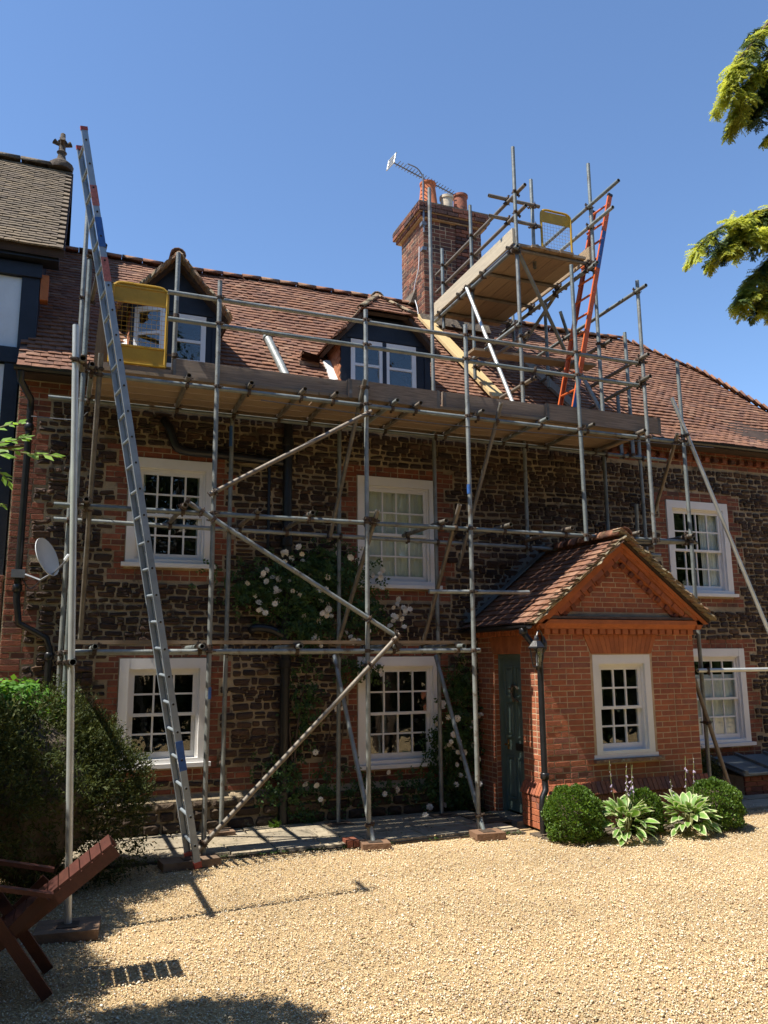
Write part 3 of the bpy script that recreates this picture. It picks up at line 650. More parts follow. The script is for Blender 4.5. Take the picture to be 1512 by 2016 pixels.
# dormers
def casement(parent, x0, x1, z0, z1, mtx, nm='casement'):
    s = MB(); r_ = .062; t = .04; zt = z0 + (z1 - z0) * .48
    s.box(x0, x0 + r_, -t, 0, z0, z1, mtx); s.box(x1 - r_, x1, -t, 0, z0, z1, mtx); s.box(x0 + r_, x1 - r_, -t + .001, 0, z0, z0 + r_ * 1.2, mtx); s.box(x0 + r_, x1 - r_, -t + .001, 0, z1 - r_, z1, mtx); s.box(x0 + r_, x1 - r_, -t + .004, -.006, zt - .018, zt + .018, mtx)
    s.build(nm, M['white'], parent)
    for za, zb in ((z0 + r_ * 1.2, zt - .018), (zt + .018, z1 - r_)):
        link('pane', PANE, parent, mtx @ Matrix.Translation(((x0 + x1) / 2, -.02, (za + zb) / 2)) @ Matrix.Diagonal((x1 - x0 - 2 * r_, .004, zb - za, 1)))
def dormer(xa, xb, zb, ze, xc, zr, yf, hip, w1, w2, open_left, lbl):
    """front wall xa..xb from zb to eaves ze, ridge at xc,zr; hip = half width of the front half hip at its foot (0: plain gable)"""
    b = MB(); sl_ = math.atan2(zr - ze, (xb - xa) / 2 + .02)
    zh = zr - hip * math.tan(sl_)
    front = [(xa, zb), (xb, zb), (xb, ze), (xc + hip, zh - .03), (xc - hip, zh - .03), (xa, ze)] if hip else [(xa, zb), (xb, zb), (xb, ze), (xc, zr - .03), (xa, ze)]
    wx0, wx1 = w1[0], w2[1]; wz0, wz1 = w1[2] - .02, w1[3] + .005
    # wall round the window opening
    yb = yf + .07
    b.box(xa, wx0, yf, yb, zb, ze); b.box(wx1, xb, yf, yb, zb, ze); b.box(wx0, wx1, yf + .001, yb, zb, wz0); b.box(wx0, wx1, yf + .001, yb, wz1, ze)
    up_ = [(xa, ze), (xb, ze)] + front[3:-1]; b.prism(up_, yf + .002, yb, 'y')
    xm = (w1[1] + w2[0]) / 2; b.box(xm - .03, xm + .03, yf - .012, yb - .01, wz0, wz1)
    for q in (xa - .015, xb - .07): b.box(q, q + .085, yf - .02, yf + .05, zb, ze + .03)
    b.box(xa + .07, xb - .07, yf - .015, yf + .03, wz1 + .01, wz1 + .07)
    yback = 9.68 + (ze - 5.27) / math.tan(PIT) + .2
    for q in (xa, xb - .05): b.prism([(yf + .05, zb), (yf + .05, ze), (yback, ze)], q, q + .05, 'x')
    d = b.build('dormer', M['navy'], house); d['label'] = lbl
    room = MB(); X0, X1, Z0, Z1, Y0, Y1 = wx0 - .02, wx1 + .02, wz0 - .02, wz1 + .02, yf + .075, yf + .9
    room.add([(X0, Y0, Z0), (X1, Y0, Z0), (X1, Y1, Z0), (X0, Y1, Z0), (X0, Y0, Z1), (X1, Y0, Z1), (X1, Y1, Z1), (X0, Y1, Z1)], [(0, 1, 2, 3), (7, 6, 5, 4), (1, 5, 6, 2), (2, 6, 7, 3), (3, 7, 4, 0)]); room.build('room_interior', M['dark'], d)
    MB().box(wx0 - .05, wx1 + .05, yf - .06, yf + .02, wz0 - .05, wz0).build('sill', M['white'], d)
    for k, w in enumerate((w1, w2)):
        if k == 0 and open_left:
            mt = Matrix.Translation((w[0], yf + .02, 0)) @ Matrix.Rotation(math.radians(-open_left), 4, 'Z'); casement(d, 0, w[1] - w[0], w[2], w[3], mt)
        else: casement(d, w[0], w[1], w[2], w[3], Matrix.Translation((0, yf + .03, 0)))
    # roof planes
    ov = .14; DT = Pieces('tile', TILES, M['tile'])
    for sgn in (-1, 1):
        half = (xb - xa) / 2 + ov; ex = xc + sgn * half; ez = zr - half * math.tan(sl_); ln = half / math.cos(sl_)
        upd = V((-sgn * math.cos(sl_), 0, math.sin(sl_))); ux = V((0, -1, 0)) if sgn < 0 else V((0, 1, 0))
        # u measured from the front edge backwards
        def back(s, ez=ez): return (9.68 + (ez + s * math.sin(sl_) - 5.27) / math.tan(PIT)) - (yf - .13)
        s_h = (half - hip) / math.cos(sl_)
        def fr(s): return 0 if not hip or s < s_h else (s - s_h) * .75
        org = V((ex, yf - .13, ez))
        if sgn < 0: tile_plane(DT, org, ux, upd, ln, lambda s: -back(s) - .1, lambda s: -fr(s), lift=.03)
        else: tile_plane(DT, org, ux, upd, ln, fr, lambda s: back(s) + .1, lift=.03)
        und = MB(); e1 = org; nn = V((sgn * math.sin(sl_), 0, math.cos(sl_)))
        q = [org, org + V((0, back(0) + .1, 0)), org + upd * ln + V((0, back(ln) + .1, 0)), org + upd * ln + V((0, fr(ln), 0))]
        if hip: q.append(org + upd * s_h)
        q2 = [p_ - nn * .05 for p_ in q]; n = len(q)
        und.add([tuple(t) for t in q + q2], [tuple(range(n)), tuple(reversed(range(n, 2 * n)))] + [(i, (i + 1) % n, n + (i + 1) % n, n + i) for i in range(n)]); und.build('roof_slope', M['underlay'], d)
    if hip:
        yr = yf - .13 + (RH := hip / math.cos(sl_) * .75); hz = zr - zh; ln = math.hypot(RH, hz); upd = V((0, RH, hz)).normalized()
        und = MB(); und.add([(xc - hip, yf - .13, zh), (xc + hip, yf - .13, zh), (xc, yr, zr), (xc - hip, yf - .08, zh - .03), (xc + hip, yf - .08, zh - .03)], [(0, 1, 2), (3, 4, 1, 0), (3, 0, 2), (1, 4, 2)]); und.build('roof_slope', M['underlay'], d)
        tile_plane(DT, (xc, yf - .15, zh), (1, 0, 0), upd, ln - .03, lambda s: -hip * (1 - s / ln) - .05, lambda s: hip * (1 - s / ln) + .03, lift=.03)
        HH = Pieces('hip_tile', [half_round(.06, .2, 6)], M['mossy'])
        for sgn in (-1, 1):
            a = V((xc + sgn * (hip + .04), yf - .16, zh + .03)); bb = V((xc, yr, zr + .04)); dd = (bb - a); L_ = dd.length; dd.normalize(); side = dd.cross(V((0, 0, 1))).normalized(); uv = side.cross(dd)
            for t in range(3):
                mt = Matrix((-dd * (L_ / 3 * 1.12), -side, uv * .7)).transposed().to_4x4(); mt.translation = a + dd * (L_ * (t + .5) / 3); HH.add(0, mt)
        HH.build(d, 20, True)
    else: yr = yf - .13
    DT.build(d, 110)
    rd = Pieces('ridge_tile', [half_round(.10, .16)], M['mossy' if hip else 'ridge'])
    yy = yr - .02
    while yy < 9.68 + (zr - 5.27) / math.tan(PIT):
        rd.add(0, Matrix.Translation((xc, yy + .14, zr + .015)) @ Matrix.Rotation(math.pi / 2, 4, 'Z') @ Matrix.Diagonal((.3, 1, .95, 1))); yy += .29
    rd.build(d, 20, True)
    if not hip:                                           # heavy mossy verge
        VG = Pieces('verge_tile', TILES, M['mossy'])
        for sgn in (-1, 1):
            half = (xb - xa) / 2 + ov; L_ = half / math.cos(sl_); upd = V((-sgn * math.cos(sl_), 0, math.sin(sl_)))
            for t in range(int(L_ / .1)):
                c = V((xc + sgn * half, yf - .15, zr - half * math.tan(sl_))) + upd * (t * .1 + .05); VG.add(t, Matrix.Translation(c) @ Matrix.Rotation(sgn * (sl_ + .1), 4, 'Y') @ Matrix.Diagonal((.15, .2, .03, 1)))
        VG.build(d, 40)
    CT = Pieces('hung_tile', TILES, M['tile_orange'])     # tile hung left cheek, courses running down the slope
    for k in range(7):
        s0 = .02 + k * .10
        for j in range(9):
            p_ = V((xa - .018, yf + .02 + k * .0, zb)) + UP * (j * .13) + V((0, 0, 1)) * (s0)
            if p_.z > ze - .02 or p_.y > yback - .1: continue
            CT.add(j + k, Matrix((UP * .125, V((.02 + 0, 0, 0)), (NR * .16))).transposed().to_4x4() if False else Matrix.Translation(p_ + V((-.006 * random.random(), .06, .05))) @ Matrix.Rotation(PIT, 4, 'X') @ Matrix.Rotation(.1, 4, 'Y') @ Matrix.Diagonal((.014, .128, .13, 1)))
    CT.build(d, 60)
    lf = MB(); a = V((xa - .12, yf + .12, zb + .14)); 
    lf.add([tuple(a + NR * .05), tuple(a + V((.13, 0, 0)) + NR * .08), tuple(a + V((.13, 0, 0)) + UP * .55 + NR * .08), tuple(a + UP * .55 + NR * .05), tuple(a), tuple(a + V((.13, 0, 0))), tuple(a + V((.13, 0, 0)) + UP * .55), tuple(a + UP * .55)], [(0, 1, 2, 3), (4, 7, 6, 5), (0, 4, 5, 1), (1, 5, 6, 2), (2, 6, 7, 3), (3, 7, 4, 0)]); lf.build('flashing', M['leadwhite'], d)
    return d
dormer(.58, 1.64, 5.5, 6.36, 1.09, 6.98, 9.93, 0, (.62, 1.03, 5.6, 6.27), (1.07, 1.49, 5.6, 6.27), 30, 'gabled dormer with its left casement standing open')
dormer(3.32, 4.62, 5.5, 6.30, 3.95, 7.05, 9.93, .36, (3.45, 3.93, 5.58, 6.27), (3.955, 4.42, 5.58, 6.27), 0, 'half hipped dormer with two shut white casements')
# vent pipe and loose tiles on the roof
vp = MB(); vp.tube([(2.43, 10.52, 6.36), (2.54, 9.68, 5.42)], .055, 14); vp.tube([(2.43, 10.53, 6.37), (2.432, 10.50, 6.34)], .07, 14); smooth_angle(vp.build('vent_pipe', M['gal'], house))
tag(MB().box(-.16, .16, -.1, .1, 0, .05).add(*cube_var()).build('roof_tile_stack', M['tile']), 'small stack of loose clay tiles beside the half hipped dormer', 'roof tiles')
ts = bpy.data.objects['roof_tile_stack']; bpy.data.objects.remove(ts)
st_ = thing('roof_tile_stack', 'small stack of loose clay tiles left on the roof beside the half hipped dormer', 'roof tiles', (2.98, 10.28, 6.0))
TS = Pieces('tile', TILES, M['tile'])
for k in range(6): TS.add(k, Matrix.Translation((2.98 + random.uniform(-.02, .02), 10.3, 6.02 + k * .018)) @ Matrix.Rotation(random.gauss(0, .1), 4, 'Z') @ Matrix.Rotation(math.radians(12), 4, 'Y') @ Matrix.Rotation(math.pi / 2 + .25, 4, 'X') @ Matrix.Diagonal((.26, .014, .17, 1)))
TS.build(st_, 10)
MB().box(2.82, 3.1, 10.26, 10.42, 5.93, 5.99).build('timber_block', M['sole'], st_)

# ------------------------------------------------------------------ the porch
porch = thing('brick_porch', 'orange red brick entrance porch with tiled gable roof and green side door', 'porch', (6.4, 8.34, 0))
PX0, PX1, PY, PT = 5.28, 7.53, 8.34, 2.34
PW = (5.98, 6.83, .80, 1.97); DR = (8.85, 9.52, .04, 1.99)       # window x,z; door y,z
pw = grid_wall(PX0 + .003, PX1 - .003, 0, PT, [PW], PY + .004, .25)
pw.add([(PX0 + .003, PY + .004, z) for z in (0, PT)] + [(PX0 + .003, DR[0], z) for z in (PT, 0)], [(0, 1, 2, 3)])
pw.add([(PX0 + .003, DR[1], z) for z in (0, PT)] + [(PX0 + .003, F, z) for z in (PT, 0)], [(0, 1, 2, 3)])
pw.add([(PX0 + .003, DR[0], DR[3]), (PX0 + .003, DR[0], PT), (PX0 + .003, DR[1], PT), (PX0 + .003, DR[1], DR[3])], [(0, 1, 2, 3)])
for yy in DR[:2]: pw.add([(PX0 + .003, yy, 0), (PX0 + .003, yy, PT), (PX0 + .2, yy, PT), (PX0 + .2, yy, 0)], [(0, 1, 2, 3)])
pw.add([(PX0, DR[0], DR[3]), (PX0 + .2, DR[0], DR[3]), (PX0 + .2, DR[1], DR[3]), (PX0, DR[1], DR[3])], [(0, 1, 2, 3)])
pw.add([(PX1 - .003, PY + .004, 0), (PX1 - .003, F, 0), (PX1 - .003, F, PT), (PX1 - .003, PY + .004, PT)], [(0, 1, 2, 3)])
PR_X, PR_Z = 6.42, 3.40; GZ = 2.46; GS = math.atan2(PR_Z - 2.36, PR_X - 5.10)
pw.prism([(PX0 + .03, PT), (PX1 - .03, PT), (PX1 - .03, GZ), (PR_X, PR_Z - .16), (PX0 + .03, GZ)], PY + .004, PY + .2, 'y')
pwall = pw.build('wall', M['brick_mortar'], porch)
PB = Pieces('brick', BRICKS, M['brick'])
brick_run(PB, (0, PY, 0), (1, 0, 0), PX0, PX1, .49, 2.21, (0, -1, 0), holes=[(PW[0] - .03, PW[1] + .03, PW[2] - .115, PW[3]), *[(5.945 - .024 * i, 6.865 + .024 * i, 1.96 + .0625 * i, 2.0225 + .0625 * i) for i in range(4)]], depth=.03, joint=.012)
brick_run(PB, (PX0, 0, 0), (0, -1, 0), -F, -PY, .49, 2.21, (-1, 0, 0), holes=[(-DR[1], -DR[0], 0, DR[3]), *[(-DR[1] - .02 - .014 * i, -DR[0] + .02 + .014 * i, DR[3] - .01 + .058 * i, DR[3] + .048 + .058 * i) for i in range(4)]], depth=.03, joint=.012)
brick_run(PB, (PX1, 0, 0), (0, 1, 0), PY, F, .49, 2.21, (1, 0, 0), depth=.03, joint=.012)
tri = lambda z: (PR_X - (PR_Z - .30 - z) / math.tan(GS), PR_X + (PR_Z - .30 - z) / math.tan(GS))
brick_run(PB, (0, PY, 0), (1, 0, 0), 0, 0, GZ + .02, PR_Z - .3, (0, -1, 0), clip=tri, depth=.03, joint=.012)
# plinth: vertical bricks, then a sloping row of plinth headers
for (org, ux, u0, u1, nr) in (((0, PY - .055, 0), (1, 0, 0), PX0 - .055, PX1 + .055, (0, -1, 0)), ((PX0 - .055, 0, 0), (0, -1, 0), -8.84, -PY + .055, (-1, 0, 0)), ((PX1 + .055, 0, 0), (0, 1, 0), PY - .055, F, (1, 0, 0))):
    brick_run(PB, org, ux, u0, u1, 0, .36, nr, depth=.03, gauge=.07)
brick_run(PB, (PX0, 0, 0), (0, -1, 0), -F, -DR[1], 0, .49, (-1, 0, 0), depth=.03, joint=.012)
brick_run(PB, (0, DR[1] - .003, 0), (1, 0, 0), PX0, PX0 + .11, 0, DR[3], (0, -1, 0), depth=.02, joint=.012)
PB.build(pwall, 300)
pp_ = MB()
def plinth_core(b, x0, x1, y0, y1):
    b.add([(x0 - .045, y0 - .045, 0), (x1 + .045, y0 - .045, 0), (x1 + .045, y1, 0), (x0 - .045, y1, 0), (x0 - .045, y0 - .045, .37), (x1 + .045, y0 - .045, .37), (x1 + .045, y1, .37), (x0 - .045, y1, .37), (x0 + .02, y0 + .02, .50), (x1 - .02, y0 + .02, .50), (x1 - .02, y1, .50), (x0 + .02, y1, .50)],
          [(0, 1, 5, 4), (1, 2, 6, 5), (3, 0, 4, 7), (4, 5, 9, 8), (5, 6, 10, 9), (7, 4, 8, 11)])
plinth_core(pp_, PX0, PX1, PY, 8.84)
pl2 = pp_.build('plinth', M['brick_mortar'], porch)
PH = Pieces('plinth_brick', BRICKS, M['brick'])
a45 = math.atan2(.13, .065); xx = PX0 - .03
while xx < PX1 + .02:
    PH.add(random.randrange(9), Matrix.Translation((xx + .033, PY - .028, .432)) @ Matrix.Rotation(-(math.pi / 2 - a45), 4, 'X') @ Matrix.Diagonal((.058, .03, .15, 1))); xx += .067
yy = PY - .02
while yy < 8.82:
    PH.add(random.randrange(9), Matrix.Translation((PX0 - .028, yy + .033, .432)) @ Matrix.Rotation(-math.pi / 2, 4, 'Z') @ Matrix.Rotation(-(math.pi / 2 - a45), 4, 'X') @ Matrix.Diagonal((.058, .03, .15, 1))); yy += .067
PH.build(pl2, 60)
# flat arches of rubbed brick: single wedges
def flat_arch(org, ux, u0, u1, z0, z1, nr, n=15, sp=.10):
    ux = V(ux); nr = V(nr); A = Pieces('voussoir', [], M['rubbed']); core = MB()
    uc = (u0 + u1) / 2
    for i in range(n):
        b0 = u0 + (u1 - u0) * (i + .03) / n; b1 = u0 + (u1 - u0) * (i + .97) / n
        t = lambda u: uc + (u - uc) * (1 + 2 * sp / (u1 - u0))
        P = [(b0, z0), (b1, z0), (t(b1), z1), (t(b0), z1)]; f_ = [V(org) + ux * u + V((0, 0, z)) + nr * .012 for u, z in P]; k_ = [p_ - nr * .04 for p_ in f_]
        me = mesh_from('voussoir', f_ + k_, [(0, 1, 2, 3), (7, 6, 5, 4), (0, 4, 5, 1), (1, 5, 6, 2), (2, 6, 7, 3), (3, 7, 4, 0)], M['rubbed']); link('voussoir', me, pwall)
flat_arch((0, PY, 0), (1, 0, 0), PW[0] - .02, PW[1] + .02, PW[3] + .012, 2.205, (0, -1, 0))
flat_arch((PX0, 0, 0), (0, -1, 0), -DR[1] - .01, -DR[0] + .01, DR[3], 2.205, (-1, 0, 0), 12, .06)
# cornice: dentils, then a moulded band; raking bands up the gable
DN = Pieces('dentil', BRICKS, M['rubbed'])
xx = PX0
while xx < PX1 - .03: DN.box(random.randrange(9), (xx + .05, PY - .012, 2.245), (.085, .08, .062)); xx += .112
yy = PY
while yy < F - .1: DN.box(random.randrange(9), (PX0 - .012, yy + .05, 2.245), (.085, .08, .062), Matrix.Rotation(-math.pi / 2, 4, 'Z')); yy += .112
cn = MB()
prof = [(0, 2.277), (-.05, 2.277), (-.06, 2.30), (-.10, 2.335), (-.10, 2.385), (0, 2.395)]
cn.prism([(PY + p_[0], p_[1]) for p_ in prof], PX0 - .10, PX1 + .10, 'x'); cn.prism([(PX0 + p_[0], p_[1]) for p_ in prof], PY - .10, F, 'y'); cn.prism([(PX1 - p_[0], p_[1]) for p_ in prof], PY - .10, F, 'y')
cn.prism([(PY + .01, 2.21), (PY - .008, 2.21), (PY - .008, 2.277), (PY + .01, 2.277)], PX0, PX1, 'x'); cn.prism([(PX0 + .01, 2.21), (PX0 - .008, 2.21), (PX0 - .008, 2.277), (PX0 + .01, 2.277)], PY, F, 'y')
corn = cn.build('cornice', M['rubbed'], porch)
DN.build(corn, 60)
MB().box(PX0 - .085, PX1 + .085, PY - .088, PY + .05, 2.396, 2.425).build('ledge', M['ledge'], porch)
rk = MB(); RKB = Pieces('raking_brick', BRICKS, M['brick']); RKD = Pieces('raking_dentil', BRICKS, M['oldbrick'])
for sgn in (-1, 1):
    upd = V((-sgn * math.cos(GS), 0, math.sin(GS))); dn = V((-sgn * math.sin(GS), 0, -math.cos(GS)))
    foot = V((PR_X + sgn * (PR_X - 5.10), 0, 2.36)); L_ = (PR_X - 5.10) / math.cos(GS)
    def band(d0, d1, ya, yb_, e0=.0):
        a = foot + dn * d0 + upd * (d0 / math.tan(GS) * .0 + e0); b = foot + upd * L_ + dn * d0 + upd * (-d0 * math.tan(GS)) ; c = foot + upd * L_ + dn * d1 + upd * (-d1 * math.tan(GS)); d = foot + dn * d1 + upd * (e0 + (d1 - d0) / math.tan(GS))
        poly = [(q.x, q.z) for q in (a, b, c, d)]; rk.prism(poly if sgn < 0 else poly[::-1], ya, yb_, 'y')
    band(.045, .085, PY - .13, PY + .1, .03); band(.085, .125, PY - .10, PY + .1, .08); band(.125, .20, PY - .055, PY + .1, .13)
    rot = Matrix.Rotation(-math.atan2(upd.z, upd.x), 4, 'Y')
    t = .16
    while t < L_ - .16:
        c = foot + upd * (t + .1) + dn * .162; RKB.box(random.randrange(9), (c.x, PY - .062, c.z), (.2, .03, .064), rot); t += .212
    t = .22
    while t < L_ - .30:
        c = foot + upd * (t + .05) + dn * .235; RKD.box(random.randrange(9), (c.x, PY - .02, c.z), (.062, .06, .062), rot); t += .165
    t = .2
    while t < L_ - .30:
        c = foot + upd * (t + .1) + dn * .235; RKB.box(random.randrange(9), (c.x, PY - .002, c.z), (.2, .03, .062), rot); t += .212
rkp = rk.build('raking_cornice', M['rubbed'], porch); RKB.build(rkp, 60); RKD.build(rkp, 40)
# porch roof
pr_ = MB(); EX0, EX1 = 5.08, PR_X * 2 - 5.16; EZ = PR_Z - (PR_X - 5.08) * math.tan(GS)
for sgn in (-1, 1):
    ex = EX0 if sgn < 0 else EX1
    ez_ = PR_Z - abs(PR_X - ex) * math.tan(GS); q = [V((ex, PY - .16, ez_)), V((ex, F, ez_)), V((PR_X, F, PR_Z)), V((PR_X, PY - .16, PR_Z))]; q2 = [p_ - V((0, 0, .045)) for p_ in q]
    pr_.add([tuple(t) for t in q + q2], [(0, 1, 2, 3), (7, 6, 5, 4), (0, 4, 5, 1), (1, 5, 6, 2), (2, 6, 7, 3), (3, 7, 4, 0)])
proof = pr_.build('roof', M['underlay'], porch)
PTL = Pieces('tile', TILES, M['tile'])
Lp = (PR_X - 5.06) / math.cos(GS)
tile_plane(PTL, (5.06, PY - .19, EZ - .02), (0, -1, 0), (math.cos(GS), 0, math.sin(GS)), Lp, lambda s: -(F - PY + .19), lambda s: 0, gauge=.115, thick=.022, lift=.028)
tile_plane(PTL, (EX1 + .02, PY - .19, EZ + .04), (0, 1, 0), (-math.cos(GS), 0, math.sin(GS)), Lp - .1, lambda s: 0, lambda s: F - PY + .19, gauge=.115, thick=.022, lift=.028)
PTL.build(proof, 300)
VT = Pieces('verge_tile', TILES, M['mossy'])
for sgn in (-1, 1):
    upd = V((-sgn * math.cos(GS), 0, math.sin(GS)))
    for j in range(int(Lp / .1)):
        c = V((EX0 - .02 if sgn < 0 else EX1 + .02, 0, EZ - .02 if sgn < 0 else EZ + .04)) + upd * (j * .1 + .07)
        for lay in (0, 1): VT.add(random.randrange(99), Matrix.Translation((c.x + sgn * .0, PY - .155 + random.uniform(-.015, .015), c.z + .012 + lay * .026)) @ Matrix.Rotation(sgn * (GS - .1), 4, 'Y') @ Matrix.Diagonal((.17, .16, .019, 1)))
VT.build(proof, 60)
PRT = Pieces('ridge_tile', [half_round(.115, .15)], M['ridge']); yy = PY - .2
while yy < F - .2: PRT.add(0, Matrix.Translation((PR_X, yy + .15, PR_Z + .02 + random.uniform(0, .01))) @ Matrix.Rotation(math.pi / 2, 4, 'Z') @ Matrix.Diagonal((.31, 1, .95, 1))); yy += .3
PRT.build(proof, 10, True)
lb = MB()
for sgn in (-1, 1):
    ex = EX0 if sgn < 0 else EX1
    q = [V((ex, F - .17, EZ + .07)), V((ex, F - .005, EZ + .07)), V((PR_X, F - .005, PR_Z + .09)), V((PR_X, F - .17, PR_Z + .09))]; q2 = [p_ + V((0, 0, .012)) for p_ in q]
    lb.add([tuple(t) for t in q + q2], [(3, 2, 1, 0), (4, 5, 6, 7), (0, 1, 5, 4), (1, 2, 6, 5), (2, 3, 7, 6), (3, 0, 4, 7)])
    lb.add([(ex, F - .012, EZ), (PR_X, F - .012, PR_Z + .06), (PR_X, F - .012, PR_Z + .26), (ex, F - .012, EZ + .2), (ex, F, EZ), (PR_X, F, PR_Z + .06), (PR_X, F, PR_Z + .26), (ex, F, EZ + .2)], [(0, 1, 2, 3), (7, 6, 5, 4), (0, 3, 7, 4), (2, 6, 7, 3)])
lb.build('lead_flashing', M['lead'], porch)
sash_window(porch, PW[0], PW[1], PW[2], PW[3], PY + .02, 3, 4, fr=.085, sillp=.02, top_fr=.11)
MB().box(PW[0] - .06, PW[1] + .08, PY - .06, PY + .02, PW[2] - .09, PW[2] - .053).build('stone_sill', M['mossy'], porch)
# door on the left side
def door():
    xd = PX0 + .115; dk = MB(); y0, y1, z0, z1 = DR
    dk.box(xd, xd + .045, y0 + .045, y1 - .045, z0 + .02, z1 - .05)
    d = dk.build('door', M['door'], porch)
    fr = MB(); fr.box(xd - .05, xd + .06, y0, y0 + .045, z0, z1 - .002); fr.box(xd - .05, xd + .06, y1 - .045, y1, z0, z1 - .002); fr.box(xd - .049, xd + .06, y0 + .045, y1 - .045, z1 - .05, z1 - .003); fr.build('door_frame', M['door'], d)
    yc = (y0 + y1) / 2
    for (ya, yb, za, zb) in ((y0 + .10, yc - .03, 1.45, 1.84), (yc + .03, y1 - .10, 1.45, 1.84), (y0 + .10, yc - .03, .95, 1.40), (yc + .03, y1 - .10, .95, 1.40), (y0 + .10, yc - .03, .2, .72), (yc + .03, y1 - .10, .2, .72)):
        pn = MB(); t = .022
        for (a, b, c, e) in ((ya, ya + t, za, zb), (yb - t, yb, za, zb), (ya + t, yb - t, za, za + t), (ya + t, yb - t, zb - t, zb)): pn.box(xd - .018, xd + .002, a, b, c, e)
        pn.add([(xd, ya + .03, za + .03), (xd, yb - .03, za + .03), (xd, yb - .03, zb - .03), (xd, ya + .03, zb - .03), (xd - .014, ya + .06, za + .06), (xd - .014, yb - .06, za + .06), (xd - .014, yb - .06, zb - .06), (xd - .014, ya + .06, zb - .06)], [(4, 5, 6, 7), (0, 1, 5, 4), (1, 2, 6, 5), (2, 3, 7, 6), (3, 0, 4, 7)])
        pn.build('panel', M['door'], d)
    MB().box(xd - .012, xd, yc - .20, yc + .02, .80, .89).build('letter_box', M['black'], d)
    h = MB(); h.tube([(xd, 9.40, .86), (xd - .05, 9.40, .86)], .012, 8); h.tube(curve([(xd - .05, 9.40, .86), (xd - .052, 9.37, .862), (xd - .05, 9.30, .85)], 4), .011, 8); h.box(xd - .008, xd, 9.385, 9.415, .80, .92); h.build('door_handle', M['brass'], d)
    kn = MB(); kn.tube(curve([(xd - .03, yc + .02, 1.60), (xd - .05, yc - .01, 1.57), (xd - .05, yc + .015, 1.50), (xd - .045, yc - .015, 1.44), (xd - .035, yc - .0, 1.40)], 5), .018, 8)
    kn.tube(curve([(xd - .03, yc + .02, 1.60), (xd - .04, yc - .08, 1.585), (xd - .03, yc - .11, 1.55)], 4), .014, 7); kn.tube(curve([(xd - .045, yc - .015, 1.44), (xd - .05, yc - .09, 1.42), (xd - .03, yc - .12, 1.40)], 4), .014, 7); kn.tube(curve([(xd - .04, yc + .02, 1.56), (xd - .05, yc + .09, 1.555)], 4), .013, 7)
    kn.build('door_knocker', M['lichen'], d)
    rm = MB(); rm.box(xd + .06, xd + .2, y0 - .1, y1 + .1, 0, z1); rm.build('room_interior', M['dark'], d)
    MB().box(PX0 - .14, PX0 + .12, y0 - .03, y1 + .03, -.03, .035).build('door_step', M['slab'], porch)
door()
tag(MB().box(4.72, 5.12, 8.92, 9.46, .02, .035).build('door_mat', M['soil']), 'dark doormat lying before the green door', 'doormat')
# porch rainwater goods
pg = MB(); n = 7; v = []; f = []
for yy in (PY - .15, F - .05):
    for q in (.05, .043):
        for k in range(n): a = math.pi * k / (n - 1); v.append((5.02 - q * math.cos(a), yy, EZ - .03 - q * math.sin(a)))
for k in range(n - 1): f += [(2 * n + k, 2 * n + k + 1, k + 1, k), (n + k + 1, 3 * n + k + 1, 3 * n + k, n + k), (k + 1, n + k + 1, n + k, k), (3 * n + k, 3 * n + k + 1, 2 * n + k + 1, 2 * n + k)]
f += [(0, n, 3 * n, 2 * n), (n - 1, 3 * n - 1, 4 * n - 1, 2 * n - 1)]; pg.add(v, f); pg.build('gutter', M['black'], porch)
pd = MB(); pd.tube([(5.02, 8.32, EZ - .06), (5.02, 8.31, EZ - .12), (5.10, 8.26, EZ - .24), (5.17, 8.24, 2.02), (5.18, 8.24, 1.9), (5.18, 8.24, .56), (5.17, 8.22, .47), (5.11, 8.19, .40), (5.10, 8.19, .30), (5.10, 8.19, .02)], .036, 12)
for q in ((5.18, 8.24, .62), (5.18, 8.24, 1.95), (5.02, 8.315, EZ - .1)): collar(pd, q, .05, .07)
smooth_angle(pd.build('downpipe', M['black'], porch))
lan = thing('wall_lantern', 'black coach lantern fixed beside the porch downpipe', 'lantern', (5.08, 8.12, 1.9))
c = V((5.07, 8.12, 1.83))
lm = MB(); lm.lathe([(.015, .36), (.03, .33), (.035, .31)], c, 6); lm.lathe([(.045, .30), (.10, .235), (.115, .225), (.115, .215)], c, 6); lm.lathe([(.055, -.0), (.06, .012), (.03, .02), (.02, -.03)], c, 6); lm.build('lantern_top', M['black'], lan)
lp = MB()
for k in range(6): a = math.pi / 3 * k; lp.tube([c + V((.058 * math.cos(a), .058 * math.sin(a), .01)), c + V((.09 * math.cos(a), .09 * math.sin(a), .22))], .006, 5)
lp.build('lantern_frame', M['black'], lan)
MB().lathe([(.052, .015), (.084, .218)], c, 6).build('lantern_glass', M['glass'], lan); MB().lathe([(.012, .02), (.016, .10), (.004, .16)], c, 8).build('bulb', M['plaster'], lan)
lk = MB(); lk.tube(curve([c + V((0, 0, .34)), c + V((.06, .04, .42)), c + V((.13, .08, .36)), c + V((.15, .11, .25))], 5), .010, 7); lk.lathe([(.01, -.09), (.04, -.05), (.045, .02), (.01, .1)], c + V((.17, .125, .26)), 8); lk.build('bracket', M['black'], lan)

